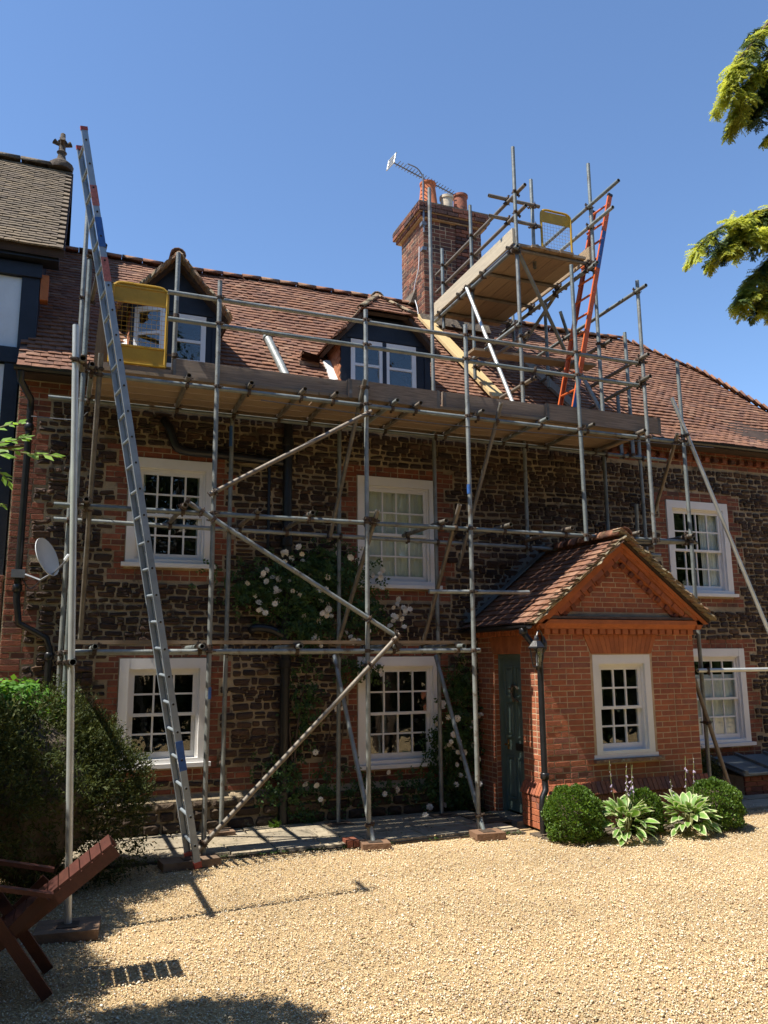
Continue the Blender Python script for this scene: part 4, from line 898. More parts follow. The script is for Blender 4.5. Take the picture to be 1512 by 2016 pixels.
# ------------------------------------------------------------------ half-timbered neighbour on the left
nb = thing('half_timbered_house', 'black and white timber framed house with brown tiled roof beside the stone house', 'house', (-2, 10.15, 0))
NF = 10.15
MB().box(-5, -.53, NF + .05, 14, 2.9, 6.9).build('wall', M['navy'], nb)
nbl = MB(); nbl.box(-5, -.645, 9.99, 14, 0, 2.9); nbase = nbl.build('base_wall', M['brick_mortar'], nb)
NBK = Pieces('brick', BRICKS, M['oldbrick']); brick_run(NBK, (0, 9.97, 0), (1, 0, 0), -1.4, -.645, .0, 2.9, (0, -1, 0), gauge=.07); NBK.build(nbase, 120)
for (x0, x1, z0, z1) in ((-1.35, -.70, 5.62, 6.54), (-2.3, -1.5, 5.62, 6.54), (-1.4, -.82, 3.1, 5.42), (-2.3, -1.55, 3.1, 5.42)): MB().box(x0, x1, NF + .0, NF + .06, z0, z1).build('plaster_panel', M['plaster'], nb)
for (x0, x1, z0, z1, y0) in ((-.70, -.50, 5.5, 6.56, NF - .03), (-1.5, -1.35, 5.5, 6.56, NF - .03), (-.82, -.66, 2.9, 5.45, NF - .03), (-1.55, -1.4, 2.9, 5.45, NF - .03)): MB().box(x0, x1, y0, NF + .08, z0, z1).build('timber_post', M['navy'], nb)
for (x0, x1, z0, z1, y0) in ((-5, -.64, 5.44, 5.63, NF - .05), (-5, -.48, 6.55, 6.72, NF - .06), (-5, -.30, 6.75, 6.88, NF - .16), (-5, -.66, 2.9, 3.1, NF - .05)): MB().box(x0, x1, y0, NF + .1, z0, z1).build('timber_beam', M['navy'], nb)
MB().box(-.49, -.40, NF - .04, NF + .1, 6.28, 6.60).build('brick_corbel', M['rubbed'], nb)
ge_ = MB(); ge_.prism([(NF + .1, 5.5), (13.9, 5.5), (13.9, 6.9), (12.0, 9.05), (NF + .1, 6.9)], -.62, -.50, 'x'); ge_.build('gable_wall', M['navy'], nb)
NP = math.atan2(9.18 - 6.90, 12.0 - 9.93); nu = V((0, math.cos(NP), math.sin(NP)))
nr_ = MB(); nr_.add([(-5, 9.93, 6.88), (-.24, 9.93, 6.88), (-.24, 12.0, 9.16), (-5, 12.0, 9.16), (-5, 14.1, 6.88), (-.24, 14.1, 6.88), (-5, 9.96, 6.78), (-.24, 9.96, 6.78), (-.24, 12.0, 9.05), (-5, 12.0, 9.05), (-.24, 14.0, 6.8)], [(0, 1, 2, 3), (3, 2, 5, 4), (6, 9, 8, 7), (0, 6, 7, 1), (1, 7, 8, 2), (2, 8, 10, 5)]); nroof = nr_.build('roof', M['underlay'], nb)
NT = Pieces('tile', TILES, M['tile_grey'])
tile_plane(NT, (0, 9.90, 6.87), (1, 0, 0), nu, (12.0 - 9.9) / math.cos(NP), lambda s: -2.4, lambda s: -.24, gauge=.083, tw=.165, thick=.022, sag=lambda u, s: .01 * math.sin(u * 2), jit=.6)
NT.build(nroof, 300)
NRG = Pieces('ridge_tile', [half_round(.12, .15)], M['lichen'])
for k in range(5): NRG.add(0, Matrix.Translation((-.75 - k * .44, 12.0, 9.17)) @ Matrix.Diagonal((.43, 1, .85, 1)))
NRG.build(nroof, 10, True)
fi = MB(); fc = V((-.42, 12.0, 9.22)); fi.lathe([(.17, -.05), (.18, .03), (.13, .08), (.07, .12), (.05, .22), (.075, .25), (.05, .28), (.045, .40), (.07, .43), (.04, .47), (.035, .56), (.012, .58)], fc, 12)
for a in range(4):
    d = V((math.cos(a * math.pi / 2), math.sin(a * math.pi / 2), 0)); fi.tube([fc + V((0, 0, .38)), fc + d * .07 + V((0, 0, .39)), fc + d * .12 + V((0, 0, .42))], [.035, .03, .045], 7)
smooth_angle(fi.build('finial', M['darkstone'], nroof), 60)

# ------------------------------------------------------------------ scaffolding
def tube_mesh(m):
    n = 12; v = []; f = []
    for z in (0, 1):
        for q in (1, .84):
            for k in range(n): a = 2 * math.pi * k / n; v.append((q * math.cos(a), q * math.sin(a), z))
    for k in range(n):
        j = (k + 1) % n; f += [(k, j, 2 * n + j, 2 * n + k), (n + j, n + k, 3 * n + k, 3 * n + j), (j, k, n + k, n + j), (2 * n + k, 2 * n + j, 3 * n + j, 3 * n + k)]
    me = mesh_from('tube', v, f, m); me.polygons.foreach_set('use_smooth', [True] * len(f))
    try: me.set_sharp_from_angle(angle=math.radians(40))
    except Exception: pass
    return me
TM = {k: tube_mesh(M[k]) for k in ('gal', 'galbright', 'galrust')}
TR = .0265
ALL = []
def tube(parent, name, a, b, m='gal', r=TR):
    a, b = V(a), V(b); d = b - a; q = d.to_track_quat('Z', 'Y')
    ALL.append((a, b, parent, r))
    return link(name, TM[m], parent, Matrix.Translation(a) @ q.to_matrix().to_4x4() @ Matrix.Rotation(random.random() * 6, 4, 'Z') @ Matrix.Diagonal((r, r, d.length, 1)))
BD = [cube_var(.03, .004, rr) for _ in range(4)]
BOARD = mesh_from('board', *cube_var(0), M['board']); TOE = mesh_from('toe', *cube_var(0), M['toe']); PALE = mesh_from('pale_toe', *cube_var(0), M['paleboard'])
def beam(parent, name, a, b, w, t, me, up=(0, 0, 1), roll=0.0):
    """rectangular board from a to b: width w across, thickness t along up"""
    a, b = V(a), V(b); d = (b - a); x = d.normalized(); y = V(up).cross(x).normalized(); z = x.cross(y)
    if roll: y, z = y * math.cos(roll) + z * math.sin(roll), z * math.cos(roll) - y * math.sin(roll)
    mt = Matrix((x * d.length, y * w, z * t)).transposed().to_4x4(); mt.translation = (a + b) / 2
    return link(name, me, parent, mt)
sf = thing('scaffold', 'galvanised tube scaffold with boarded platform along the front of the stone house', 'scaffolding', (3.5, 9, 0))
STD = [(.06, 8.58, .04, 6.18), (1.43, 8.58, .04, 6.14), (3.18, 8.58, .04, 6.07), (4.5, 8.58, .04, 6.08), (6.16, 8.58, 3.40, 7.19), (7.24, 8.58, 3.40, 7.15), (7.85, 8.58, .0, 6.03),
       (.0, 9.65, .04, 7.3), (1.8, 9.65, .04, 4.9), (3.19, 9.65, .04, 5.0), (4.55, 9.65, .04, 5.01), (5.95, 9.65, 3.35, 4.98), (7.31, 9.65, 3.35, 4.95), (7.98, 9.65, 3.3, 5.19), (.98, 8.80, 4.98, 6.51), (4.54, 9.62, 4.85, 8.59), (7.73, 9.5, 4.85, 6.81), (7.62, 9.62, 4.85, 5.9)]
for x, y, a, b in STD: tube(sf, 'standard', (x, y, a), (x + random.uniform(-.012, .012), y, b))
tube(sf, 'standard', (.165, 6.79, .04), (-.04, 6.8, 4.67), 'galbright')
YL, YI = 8.635, 9.6
for nm, a, b in (('ledger', (.1, YL, 4.9), (7.95, YL, 4.87)), ('ledger', (-.15, YL, 3.49), (7.96, YL, 3.47)), ('ledger', (.09, YL, 2.03), (4.61, YL, 2.03)), ('ledger', (-.3, YI, 4.9), (8.41, YI, 4.89)), ('ledger', (-.16, YI, 3.50), (8.18, YI, 3.42)), ('ledger', (.0, YI, 2.03), (4.62, YI, 2.03)),
                 ('guard_rail', (.87, YL, 5.94), (4.1, YL, 5.94)), ('guard_rail', (4.08, YL - .004, 5.94), (7.28, YL, 5.94)), ('guard_rail', (.88, YL, 5.63), (7.25, YL, 5.62)), ('ledger', (3.96, 8.63, 2.71), (5.31, 8.63, 2.73)), ('ledger', (6.9, 8.66, 3.43), (8.0, 8.64, 3.47))):
    tube(sf, nm, a, b, 'gal')
for x, z in [(.13, 4.95), (1.11, 4.95), (1.79, 4.95), (2.4, 4.95), (2.78, 4.95), (3.53, 4.945), (3.83, 4.945), (4.67, 4.94), (5.59, 4.935), (6.3, 4.93), (7.11, 4.925)]: tube(sf, 'transom', (x, 8.47, z), (x + random.uniform(-.03, .03), 9.78, z), random.choice(('gal', 'galrust')))
for x in (.15, 1.12, 1.91, 2.5, 4.13, 5.0, 5.88, 6.93, 7.79): tube(sf, 'transom', (x, 8.47, 3.535), (x + random.uniform(-.03, .03), 9.75, 3.54), 'galrust')
for x in (.31, 1.34, 2.38, 3.51, 4.32): tube(sf, 'transom', (x, 8.47, 2.08), (x, 9.7, 2.08), 'gal')
for a, b, mm in [((1.37, 8.53, 3.67), (3.22, 8.53, 4.79), 'galrust'), ((1.16, 8.53, 3.57), (3.50, 8.53, 2.19), 'gal'), ((3.52, 8.475, 2.21), (1.37, 8.53, .10), 'galrust'), ((3.29, 8.53, 3.62), (3.14, 9.55, 2.11), 'galrust'), ((4.34, 8.53, 3.75), (4.29, 9.55, 2.14), 'galrust'), ((4.96, 8.53, 5.09), (4.82, 9.55, 3.12), 'galrust'), ((3.14, 8.53, 5.17), (3.03, 9.55, 3.39), 'galrust'),
             ((.21, 8.53, 5.1), (.19, 9.55, 2.18), 'galrust'), ((7.71, 8.53, 4.95), (8.1, 9.57, 4.05), 'galrust'), ((3.1, 9.55, 1.99), (3.2, 8.50, .04), 'gal'), ((4.46, 9.55, 1.98), (4.52, 8.50, .04), 'gal'), ((7.56, 9.3, 4.1), (7.63, 9.4, 3.6), 'gal')]: tube(sf, 'brace', a, b, mm)
tube(sf, 'raker', (7.63, 8.50, 5.45), (9.97, 8.50, .0), 'galbright'); tube(sf, 'raker', (7.67, 8.52, 1.66), (8.2, 8.52, .0), 'galrust'); tube(sf, 'tie', (7.69, 8.47, 1.76), (9.45, 8.47, 1.76), 'galbright')
tube(sf, 'tie', (.09, 6.66, 1.93), (.09, 9.8, 1.93), 'gal'); tube(sf, 'tie', (.03, 6.70, 4.36), (.03, 7.1, 4.40), 'galrust')
tube(sf, 'tie', (.18, 8.25, 6.17), (.10, 9.72, 6.17), 'galrust'); tube(sf, 'tie', (7.2, 8.40, 5.99), (7.27, 9.9, 5.99), 'galrust'); tube(sf, 'tie', (7.19, 8.38, 5.67), (7.27, 9.85, 5.67), 'galrust')
bz = MB().tube([(0, 0, 0), (0, 0, .26)], TR * 1.03, 12, cap=False).mesh('paint_band', M['blue'])
link('paint_band', bz, sf, Matrix.Translation((1.8, 9.65, 4.52)))
for x_, y_, z_ in ((1.435, 8.58, 1.55), (4.5, 8.58, 3.9)): link('paint_band', bz, sf, Matrix.Translation((x_, y_, z_)) @ Matrix.Diagonal((1, 1, .45, 1)))
# boards
for k in range(5):
    y = 8.79 + k * .226
    for x0, x1 in ((.16, 2.62), (2.63, 5.2), (5.205, 7.38)):
        beam(sf, 'deck_board', (x0 + random.uniform(-.03, 0), y, 4.993), (x1 - random.uniform(.0, .01), y, 4.988), .216, .036, BOARD)
for x0, x1, dy in ((.95, 3.02, 0), (2.98, 4.18, -.04), (4.23, 6.2, 0), (5.7, 7.55, -.04)):
    for xe in (x0 + .03, x1 - .03): MB().box(xe - .018, xe + .018, 8.72 + dy - .0215, 8.72 + dy + .0215, 4.975, 5.2).build('end_band', M['galrust'], sf)
    beam(sf, 'toe_board', (x0, 8.72 + dy, 5.095), (x1, 8.72 + dy, 5.075), .038, .225, TOE)
beam(sf, 'toe_board', (.22, 8.72, 5.04), (1.0, 8.72, 5.04), .038, .06, TOE)
for k in range(1): beam(sf, 'deck_board', (.1, 8.76 + k * .228, 2.127), (4.58, 8.76 + k * .228, 2.127), .222, .036, BOARD)
beam(sf, 'timber_stay', (.24, 8.78, 6.0), (.19, 8.84, 4.95), .05, .1, BOARD, (1, 0, 0)); beam(sf, 'timber_stay', (.26, 8.84, 5.45), (.23, 8.86, 4.96), .12, .05, BOARD, (0, 1, 0))

tw = thing('chimney_scaffold', 'raised scaffold tower with boarded platform in front of the chimney', 'scaffolding', (6.1, 10, 5))
for x, y, a, b in [(5.49, 8.87, 5.01, 8.99), (6.75, 8.87, 5.01, 9.03), (5.47, 10.14, 6.0, 8.81), (5.47, 11.15, 7.2, 8.6), (6.78, 10.2, 6.05, 7.42), (5.97, 9.19, 7.4, 8.79), (6.8, 11.2, 7.1, 8.5)]: tube(tw, 'standard', (x, y, a), (x, y, b))
for z in (8.30, 7.99): tube(tw, 'guard_rail', (5.53, 8.66, z), (5.52, 11.5, z), 'galrust'); tube(tw, 'guard_rail', (6.69, 8.15 + (8.3 - z) * .5, z + .02), (6.72, 11.3, z + .02), 'gal'); tube(tw, 'guard_rail', (5.23, 9.14, z + .05), (6.06, 9.14, z + .05), 'galrust')
for z, x in ((7.42, 5.43), (7.42, 6.72), (7.36, 6.66)): tube(tw, 'ledger', (x, 8.75, z), (x, 11.4, z), 'gal')
for y in (8.93, 9.7, 10.45, 11.15): tube(tw, 'transom', (5.36, y, 7.472), (6.85, y, 7.472), 'galrust')
tube(tw, 'brace', (5.44, 8.82, 7.45), (6.69, 9.6, 6.42)); tube(tw, 'brace', (5.34, 10.1, 7.43), (5.41, 9.0, 5.28), 'galbright'); tube(tw, 'brace', (6.72, 9.3, 5.99), (6.84, 8.95, 5.2)); tube(tw, 'brace', (7.13, 10.3, 7.40), (7.40, 10.35, 6.7)); tube(tw, 'brace', (6.68, 9.7, 7.38), (6.6, 10.9, 6.75))
tube(tw, 'tie', (7.20, 8.35, 6.97), (7.22, 11.2, 6.96)); tube(tw, 'tie', (5.53, 8.72, 6.18), (5.52, 10.2, 6.19), 'galrust'); tube(tw, 'tie', (5.44, 8.78, 6.32), (5.45, 10.3, 6.32)); tube(tw, 'tie', (5.53, 8.6, 5.52), (5.52, 9.5, 5.52), 'galrust'); tube(tw, 'tie', (6.83, 8.7, 6.25), (6.83, 10.6, 6.25), 'galrust')
for k in range(5): beam(tw, 'deck_board', (5.59 + k * .228, 8.84 + random.uniform(-.03, .03), 7.517), (5.59 + k * .228, 11.38, 7.517), .219, .036, BOARD)
beam(tw, 'toe_board', (5.44, 8.86, 7.63), (5.44, 11.4, 7.63), .036, .225, PALE); beam(tw, 'toe_board', (6.72, 8.9, 7.63), (6.72, 10.9, 7.63), .036, .2, BOARD)

# couplers wherever two tubes touch
cp = MB(); 
for sx in (-1, 1): cp.lathe([(.030, -.021), (.033, -.019), (.033, .019), (.030, .021)], (0, 0, 0), 10) if sx > 0 else None
cp.box(.02, .05, -.018, .018, -.02, .02); cp.box(-.042, .0, -.048, -.028, -.010, .010); cp.tube([(-.026, -.062, 0), (-.026, .045, 0)], .006, 6); cp.box(-.034, -.018, -.064, -.056, -.008, .008)
CM = cp.mesh('coupler', M['rust'])
ncp = 0
for i in range(len(ALL)):
    for j in range(i):
        a, b, pa, _ = ALL[i]; c, d, pb, _ = ALL[j]
        u, w = (b - a), (d - c); uu, ww, uw = u.dot(u), w.dot(w), u.dot(w); den = uu * ww - uw * uw
        if den < 1e-4 * uu * ww: continue
        r0 = a - c; s_ = (uw * w.dot(r0) - ww * u.dot(r0)) / den; t_ = (uu * w.dot(r0) - uw * u.dot(r0)) / den
        if not (-.01 < s_ < 1.01 and -.01 < t_ < 1.01): continue
        p1 = a + u * s_; p2 = c + w * t_; dist = (p2 - p1).length
        if dist > .115: continue
        z_ = u.normalized(); x_ = (p2 - p1); x_ = x_ - z_ * x_.dot(z_)
        if x_.length < .004: x_ = z_.cross(w).normalized()
        x_.normalize(); y_ = z_.cross(x_)
        mt = Matrix((x_, y_, z_)).transposed().to_4x4(); mt.translation = p1
        link('coupler', CM, pa, mt); ncp += 1
        z2 = w.normalized(); x2 = -x_ - z2 * (-x_).dot(z2); x2.normalize(); mt2 = Matrix((x2, z2.cross(x2), z2)).transposed().to_4x4(); mt2.translation = p2
        link('coupler', CM, pa, mt2)

# loose planks on the roof
def rp(x, y, up_=0): 
    s_ = (y - 9.68) / math.cos(PIT); q = E0 + UP * s_ + NR * up_; return V((x, q.y, q.z))
NEWT = mesh_from('plank', *cube_var(0), M['newtimber'])
def plank(name, a, b, w, t, me, lbl):
    o = beam(None, name, a, b, w, t, me, NR); return tag(o, lbl, 'plank')
plank('plank', rp(5.33, 11.75, .09), rp(5.74, 10.0, .09), .22, .045, NEWT, 'fresh pale yellow plank lying down the roof slope')
plank('plank', rp(6.78, 11.0, .09), rp(7.06, 9.95, .09), .18, .045, TOE, 'weathered grey plank lying down the roof behind the orange ladder')
o = beam(None, 'plank', (5.25, 9.85, 6.30), (7.35, 9.85, 6.33), .22, .038, BOARD); tag(o, 'brown board lying level across the tower tubes below the raised platform', 'plank')

# yellow ladder gates
def gate(lbl, x0, x1, z0, z1, y, top, bot, ry):
    t = thing('ladder_gate', lbl, 'safety gate', (x0, y, z0)); R_ = .018; rc = .09
    fr = MB(); pts = curve([(x0, y, z0), (x0, y, (z0 + z1) / 2), (x0, y, z1 - rc), (x0 + rc * .3, y, z1 - rc * .3), (x0 + rc, y, z1), ((x0 + x1) / 2, y, z1), (x1 - rc, y, z1), (x1 - rc * .3, y, z1 - rc * .3), (x1, y, z1 - rc), (x1, y, (z0 + z1) / 2), (x1, y, z0)], 3)
    fr.tube(pts, R_, 8); fr.tube([(x0, y, z0 + .01), (x1, y, z0 + .01)], R_ * .9, 8); smooth_angle(fr.build('gate_frame', M['yellow'], t))
    for a, b in ((z1 - top, z1 - .03), (z0 + .02, z0 + bot)):
        if b > a:
            pn = MB(); pn.box(x0 + .01, x1 - .01, y - .004, y + .004, a, b); 
            if bot: pn.box(x0 + .01, x1 - .01, y - .014, y + .006, a - .006, a + .014); pn.box(x0 + .01, x1 - .01, y - .013, y + .006, b - .014, b + .006)
            pn.build('panel', M['yellow'], t)
    ms = MB(); za, zb = (z0 + bot, z1 - top); nx = int((x1 - x0) / .05); nz = max(2, int((zb - za) / .05)); w_ = .0014
    for i in range(1, nx): xx = x0 + (x1 - x0) * i / nx; ms.box(xx - w_, xx + w_, y - .002, y + .002, za, zb)
    for j in range(0, nz + 1): zz = za + (zb - za) * j / nz; ms.box(x0, x1, y - .003, y + .001, zz - w_, zz + w_)
    ms.build('mesh_infill', M['yellow' if bot else 'galbright'], t)
    hg = MB(); sx = x1 if bot else x0; k_ = 1 if bot else -1
    for zz in (z0 + .16, z1 - .3): hg.tube([(sx, y, zz), (sx + k_ * .09, y, zz)], .012, 7); hg.lathe([(.036, -.02), (.036, .02)], (sx + k_ * .1, y + .0, zz), 9)
    hg.build('hinge', M['rust'], t)
gate('yellow mesh ladder gate in front of the open dormer window', .30, .875, 5.08, 6.0, 8.70, .22, .21, 0)
gate('smaller yellow mesh gate on the raised chimney platform', 6.08, 6.58, 7.55, 8.32, 9.14, .20, 0, 0)

# ladders
def ladder(name, lbl, a0, a1, b0, b1, m, rungs, sw, sd, open_rung=False):
    """stiles a0-a1 (near) and b0-b1 (far)"""
    t = thing(name, lbl, 'ladder', a0)
    a0, a1, b0, b1 = map(V, (a0, a1, b0, b1)); acr = (b0 - a0).normalized(); dirn = (a1 - a0).normalized(); dep = dirn.cross(acr).normalized()
    for p0, p1, s_ in ((a0, a1, 1), (b0, b1, -1)):
        st = MB(); q = (p1 - p0).length
        mt = Matrix((acr * s_, dep, dirn)).transposed().to_4x4(); mt.translation = p0
        st.box(0, sw * .25, -sd, sd, 0, q, mt); st.box(sw * .25, sw, -sd, -sd * .72, 0, q, mt); st.box(sw * .25, sw, sd * .72, sd, 0, q, mt); st.build('stile', M[m], t)
        for c0, c1 in ((-.02, .035), (q - .02, q + .02)):
            MB().box(-.004, sw + .004, -sd * 1.12, sd * 1.12, c0, c1, mt).build('end_cap', M['red' if m == 'alu' else 'black'], t)
    rm = None; L_ = (a1 - a0).length
    for k in range(rungs):
        f_ = (k + .7) / (rungs + .2); p0 = a0 + (a1 - a0) * f_; p1 = b0 + (b1 - b0) * f_
        MB().tube([p0 - acr * .002, p1 + acr * .002], .016, 8).build('rung', M[m], t)
        hb = MB(); hb.tube([p0 - acr * .006, p0 - acr * .001], .0115, 8); hb.build('rung_socket', M['dark'], t) if m == 'alu' else None
    return t, a0, a1, acr, dep, dirn
t, a0, a1, acr, dep, dirn = ladder('extension_ladder', 'tall aluminium ladder leaning against the left end of the scaffold', (1.33, 8.25, .02), (-.09, 8.25, 7.45), (1.275, 8.56, .06), (-.145, 8.52, 7.40), 'alu', 28, .028, .032)
L_ = (a1 - a0).length
for f0, f1, mm in ((.885, .915, 'redlabel'), (.825, .868, 'blue'), (.775, .81, 'redlabel'), (.118, .155, 'blue')):
    mt = Matrix((acr, dep, dirn)).transposed().to_4x4(); mt.translation = a0
    MB().box(-.0035, .0, -.036, .036, L_ * f0, L_ * f1, mt).build('sticker', M[mm], t)
t2, a0, a1, acr, dep, dirn = ladder('orange_ladder', 'orange fibreglass ladder rising from the lower deck to the tower platform', (6.16, 8.76, 5.02), (7.06, 8.80, 8.56), (6.14, 9.12, 5.02), (6.93, 9.10, 8.48), 'orange', 12, .028, .034)
mt = Matrix((acr, dep, dirn)).transposed().to_4x4(); mt.translation = a0; L_ = (a1 - a0).length
for f0, f1 in ((.66, .83), (.05, .20)): MB().box(-.0035, .0, -.028, .028, L_ * f0, L_ * f1, mt).build('sticker', M['blue'], t2)

# ------------------------------------------------------------------ small things on the building
dish = thing('satellite_dish', 'grey satellite dish clamped to the left downpipe', 'satellite dish', (-.3, 9.75, 3.0))
db = MB(); n = 24; dc = V((-.235, 9.62, 3.06)); ax = V((.80, -.50, .34)).normalized(); ux = ax.orthogonal().normalized(); uy = ax.cross(ux)
ux = V((0, 0, 1)) - ax * ax.z; ux.normalize(); uy = ax.cross(ux)
for ring in range(5):
    q = ring / 4
    for k in range(n): a = 2 * math.pi * k / n; db.v.append(tuple(dc + ux * (.225 * q * math.cos(a)) + uy * (.20 * q * math.sin(a)) + ax * (.05 * q * q)))
for ring in range(4):
    for k in range(n): db.f.append((ring * n + k, ring * n + (k + 1) % n, (ring + 1) * n + (k + 1) % n, (ring + 1) * n + k))
o_ = len(db.v)
db.v += [tuple(V(p_) - ax * .008) for p_ in db.v]
for ring in range(4):
    for k in range(n): db.f.append((o_ + ring * n + k, o_ + (ring + 1) * n + k, o_ + (ring + 1) * n + (k + 1) % n, o_ + ring * n + (k + 1) % n))
for k in range(n): db.f.append((4 * n + k, 4 * n + (k + 1) % n, o_ + 4 * n + (k + 1) % n, o_ + 4 * n + k))
smooth_angle(db.build('reflector', M['dishgrey'], dish), 50)
ar = MB(); ar.tube([dc - ux * .2 + ax * .04, dc - ux * .22 - ax * .1, V((-.47, 9.86, 2.92))], .014, 7); ar.tube([dc - ux * .21 + ax * .05, dc - ux * .12 + ax * .26], .01, 6); ar.box(-.56, -.42, 9.79, 9.9, 2.86, 2.95); ar.build('arm', M['metal'], dish)
MB().tube([dc - ux * .12 + ax * .24, dc - ux * .08 + ax * .30], .026, 8).build('receiver_head', M['dishgrey'], dish)
MB().tube(curve([(-.45, 9.84, 2.86), (-.36, 9.8, 2.74), (-.26, 9.8, 2.83), (-.2, 9.75, 2.86)], 5), .006, 5).build('cable', M['black'], dish)
ae = thing('tv_aerial', 'long yagi television aerial on a mast beside the tall chimney pot', 'aerial', (5.33, 11.6, 9.4))
am = MB(); am.tube([(5.31, 11.5, 9.05), (5.31, 11.5, 10.12)], .017, 8); am.tube(curve([(5.31, 11.5, 10.1), (5.2, 11.5, 10.22), (5.05, 11.55, 10.30)], 4), .012, 6); am.box(5.27, 5.35, 11.48, 11.58, 9.18, 9.24); am.box(5.27, 5.35, 11.48, 11.58, 8.72, 8.78); am.build('mast', M['metal'], ae)
e0, e1 = V((4.78, 11.62, 10.32)), V((6.06, 11.78, 10.06)); MB().tube([e0, e1], .011, 7).build('boom', M['metal'], ae)
el = MB(); dd = (e1 - e0).normalized(); crs = dd.cross(V((0, 0, 1))).normalized()
for k in range(20):
    c = e0 + (e1 - e0) * (.10 + .9 * k / 20); h_ = .085 - .0012 * k; el.tube([c - crs * h_ + V((0, 0, .02)), c + crs * h_ + V((0, 0, .02))], .0075, 5)
el.build('element', M['metal'], ae)
rf = MB(); upn = crs.cross(dd)
for q in (-.09, -.03, .03, .09): rf.tube([e0 + upn * q - crs * .15, e0 + upn * q + crs * .15], .011, 5)
for q in (-.12, .12): rf.tube([e0 + crs * q - upn * .1, e0 + crs * q + upn * .1], .009, 5)
rf.build('reflector', M['galbright'], ae)
tag(MB().tube(curve([(1.9, 8.5, 4.77), (4, 8.45, 4.70), (6.2, 8.45, 4.74), (8.3, 8.5, 4.80)], 5), .006, 5).build('cable', M['black']), 'thin black cable slung below the scaffold platform', 'cable')
tag(MB().tube(curve([(-.47, 9.82, 4.72), (.0, 9.3, 4.58), (.12, 8.9, 4.56)], 5), .006, 5).build('cable', M['metal']), 'thin grey wire from the left downpipe to the scaffold', 'cable')

hatch = thing('cellar_hatch', 'low brick cellar hatch with grey lead lid by the right wall', 'cellar hatch', (10, 9.6, 0))
hb = MB(); hb.box(9.06, 11.4, 9.22, 9.88, 0, .27); hbs = hb.build('hatch_base', M['brick_mortar'], hatch); HBK = Pieces('brick', BRICKS, M['oldbrick']); brick_run(HBK, (0, 9.2, 0), (1, 0, 0), 9.04, 11.4, 0, .27, (0, -1, 0), gauge=.068); HBK.build(hbs, 60)
hl = MB(); hl.prism([(9.14, .29), (9.88, .44), (9.88, .47), (9.14, .32)], 8.98, 11.4, 'x'); hl.build('lid', M['lead'], hatch)
ht = MB()
for xx in (9.0, 9.55, 10.1, 10.65): ht.prism([(9.13, .318), (9.88, .468), (9.88, .51), (9.13, .36)], xx, xx + .05, 'x')
ht.build('lid_batten', M['lead'], hatch)

# sole boards under the poles
def sole(x, y, w, d, h, rz, lbl):
    b = MB(); mt = Matrix.Translation((x, y, 0)) @ Matrix.Rotation(rz, 4, 'Z'); b.box(-w / 2, w / 2, -d / 2, d / 2, -.02, h, mt); o = b.build('sole_board', M['sole']); tag(o, lbl, 'sole board', 'timber sole boards under the scaffold poles')
    pb = MB().box(-.075, .075, -.075, .075, h, h + .006, mt); pb.build('base_plate', M['rust'], o)
sole(.165, 6.76, .44, .34, .045, -.1, 'broad grey sole board under the bright foremost pole in the shade of the bush')
sole(1.28, 8.46, .56, .24, .05, .12, 'long brown sole board carrying the foot of the aluminium ladder')
sole(1.8, 9.62, .26, .24, .06, .05, 'brown sole board by the wall under the second inner pole')
sole(3.20, 8.46, .30, .24, .045, -.15, 'brown sole board under the pole in the middle of the path edge')
sole(3.19, 9.62, .3, .24, .03, .0, 'shaded sole board by the wall below the rose')
sole(4.52, 8.42, .34, .26, .05, -.1, 'brown sole board at the path edge nearest the porch door')
sole(4.55, 9.6, .34, .26, .03, .1, 'shaded sole board by the wall right of the lower rose window')
for k in range(2): tag(MB().box(2.92 + k * .07, 2.98 + k * .07, 8.52, 8.72, -.01, .06).build('loose_brick', M['oldbrick']), ('red brick on edge, left of two beside the middle sole board', 'red brick on edge, right of two beside the middle sole board')[k], 'brick')

# ------------------------------------------------------------------ slatted garden chair
chair = thing('garden_chair', 'red brown slatted wooden reclining chair in the shade', 'garden chair', (-.2, 5.75, 0))
ca, cb_ = V((-.22, 0, .36)), V((.375, 0, .80)); cd = (cb_ - ca).normalized(); cl = (cb_ - ca).length; cn_ = V((-cd.z, 0, cd.x))
for k in range(10):
    c = ca + cd * (cl * (k + .5) / 10); b = MB(); mt = Matrix((cd, V((0, 1, 0)), cn_)).transposed().to_4x4(); mt.translation = c
    b.box(-cl / 20 + .004, cl / 20 - .004, 5.60, 5.92, .0, .016, mt); b.build('slat', M['chairwood'], chair)
for y in (5.60, 5.90):
    b = MB(); mt = Matrix((cd, V((0, 1, 0)), cn_)).transposed().to_4x4(); mt.translation = ca; b.box(-.05, cl, y, y + .03, -.075, -.002, mt); b.build('side_rail', M['chairwood'], chair)
def bar(nm, a, b, w, h): beam(chair, nm, a, b, w, h, CHW)
CHW = mesh_from('bar', *cube_var(0), M['chairwood'])
for y in (5.53, 5.98):
    bar('arm', (-.55, y, .70 + (y - 5.5) * .1), (.04, y, .56 + (y - 5.5) * .1), .06, .025)
    bar('leg', (-.42, y + .02, .68), (.045, y + .02, .0), .03, .065); bar('leg', (.0, y + .035, .55), (-.55, y + .035, .0), .03, .065)
for k in range(6): bar('seat_slat', (-.30 - k * .06, 5.6, .40 + .008 * k), (-.30 - k * .06, 5.92, .40 + .008 * k), .05, .018)

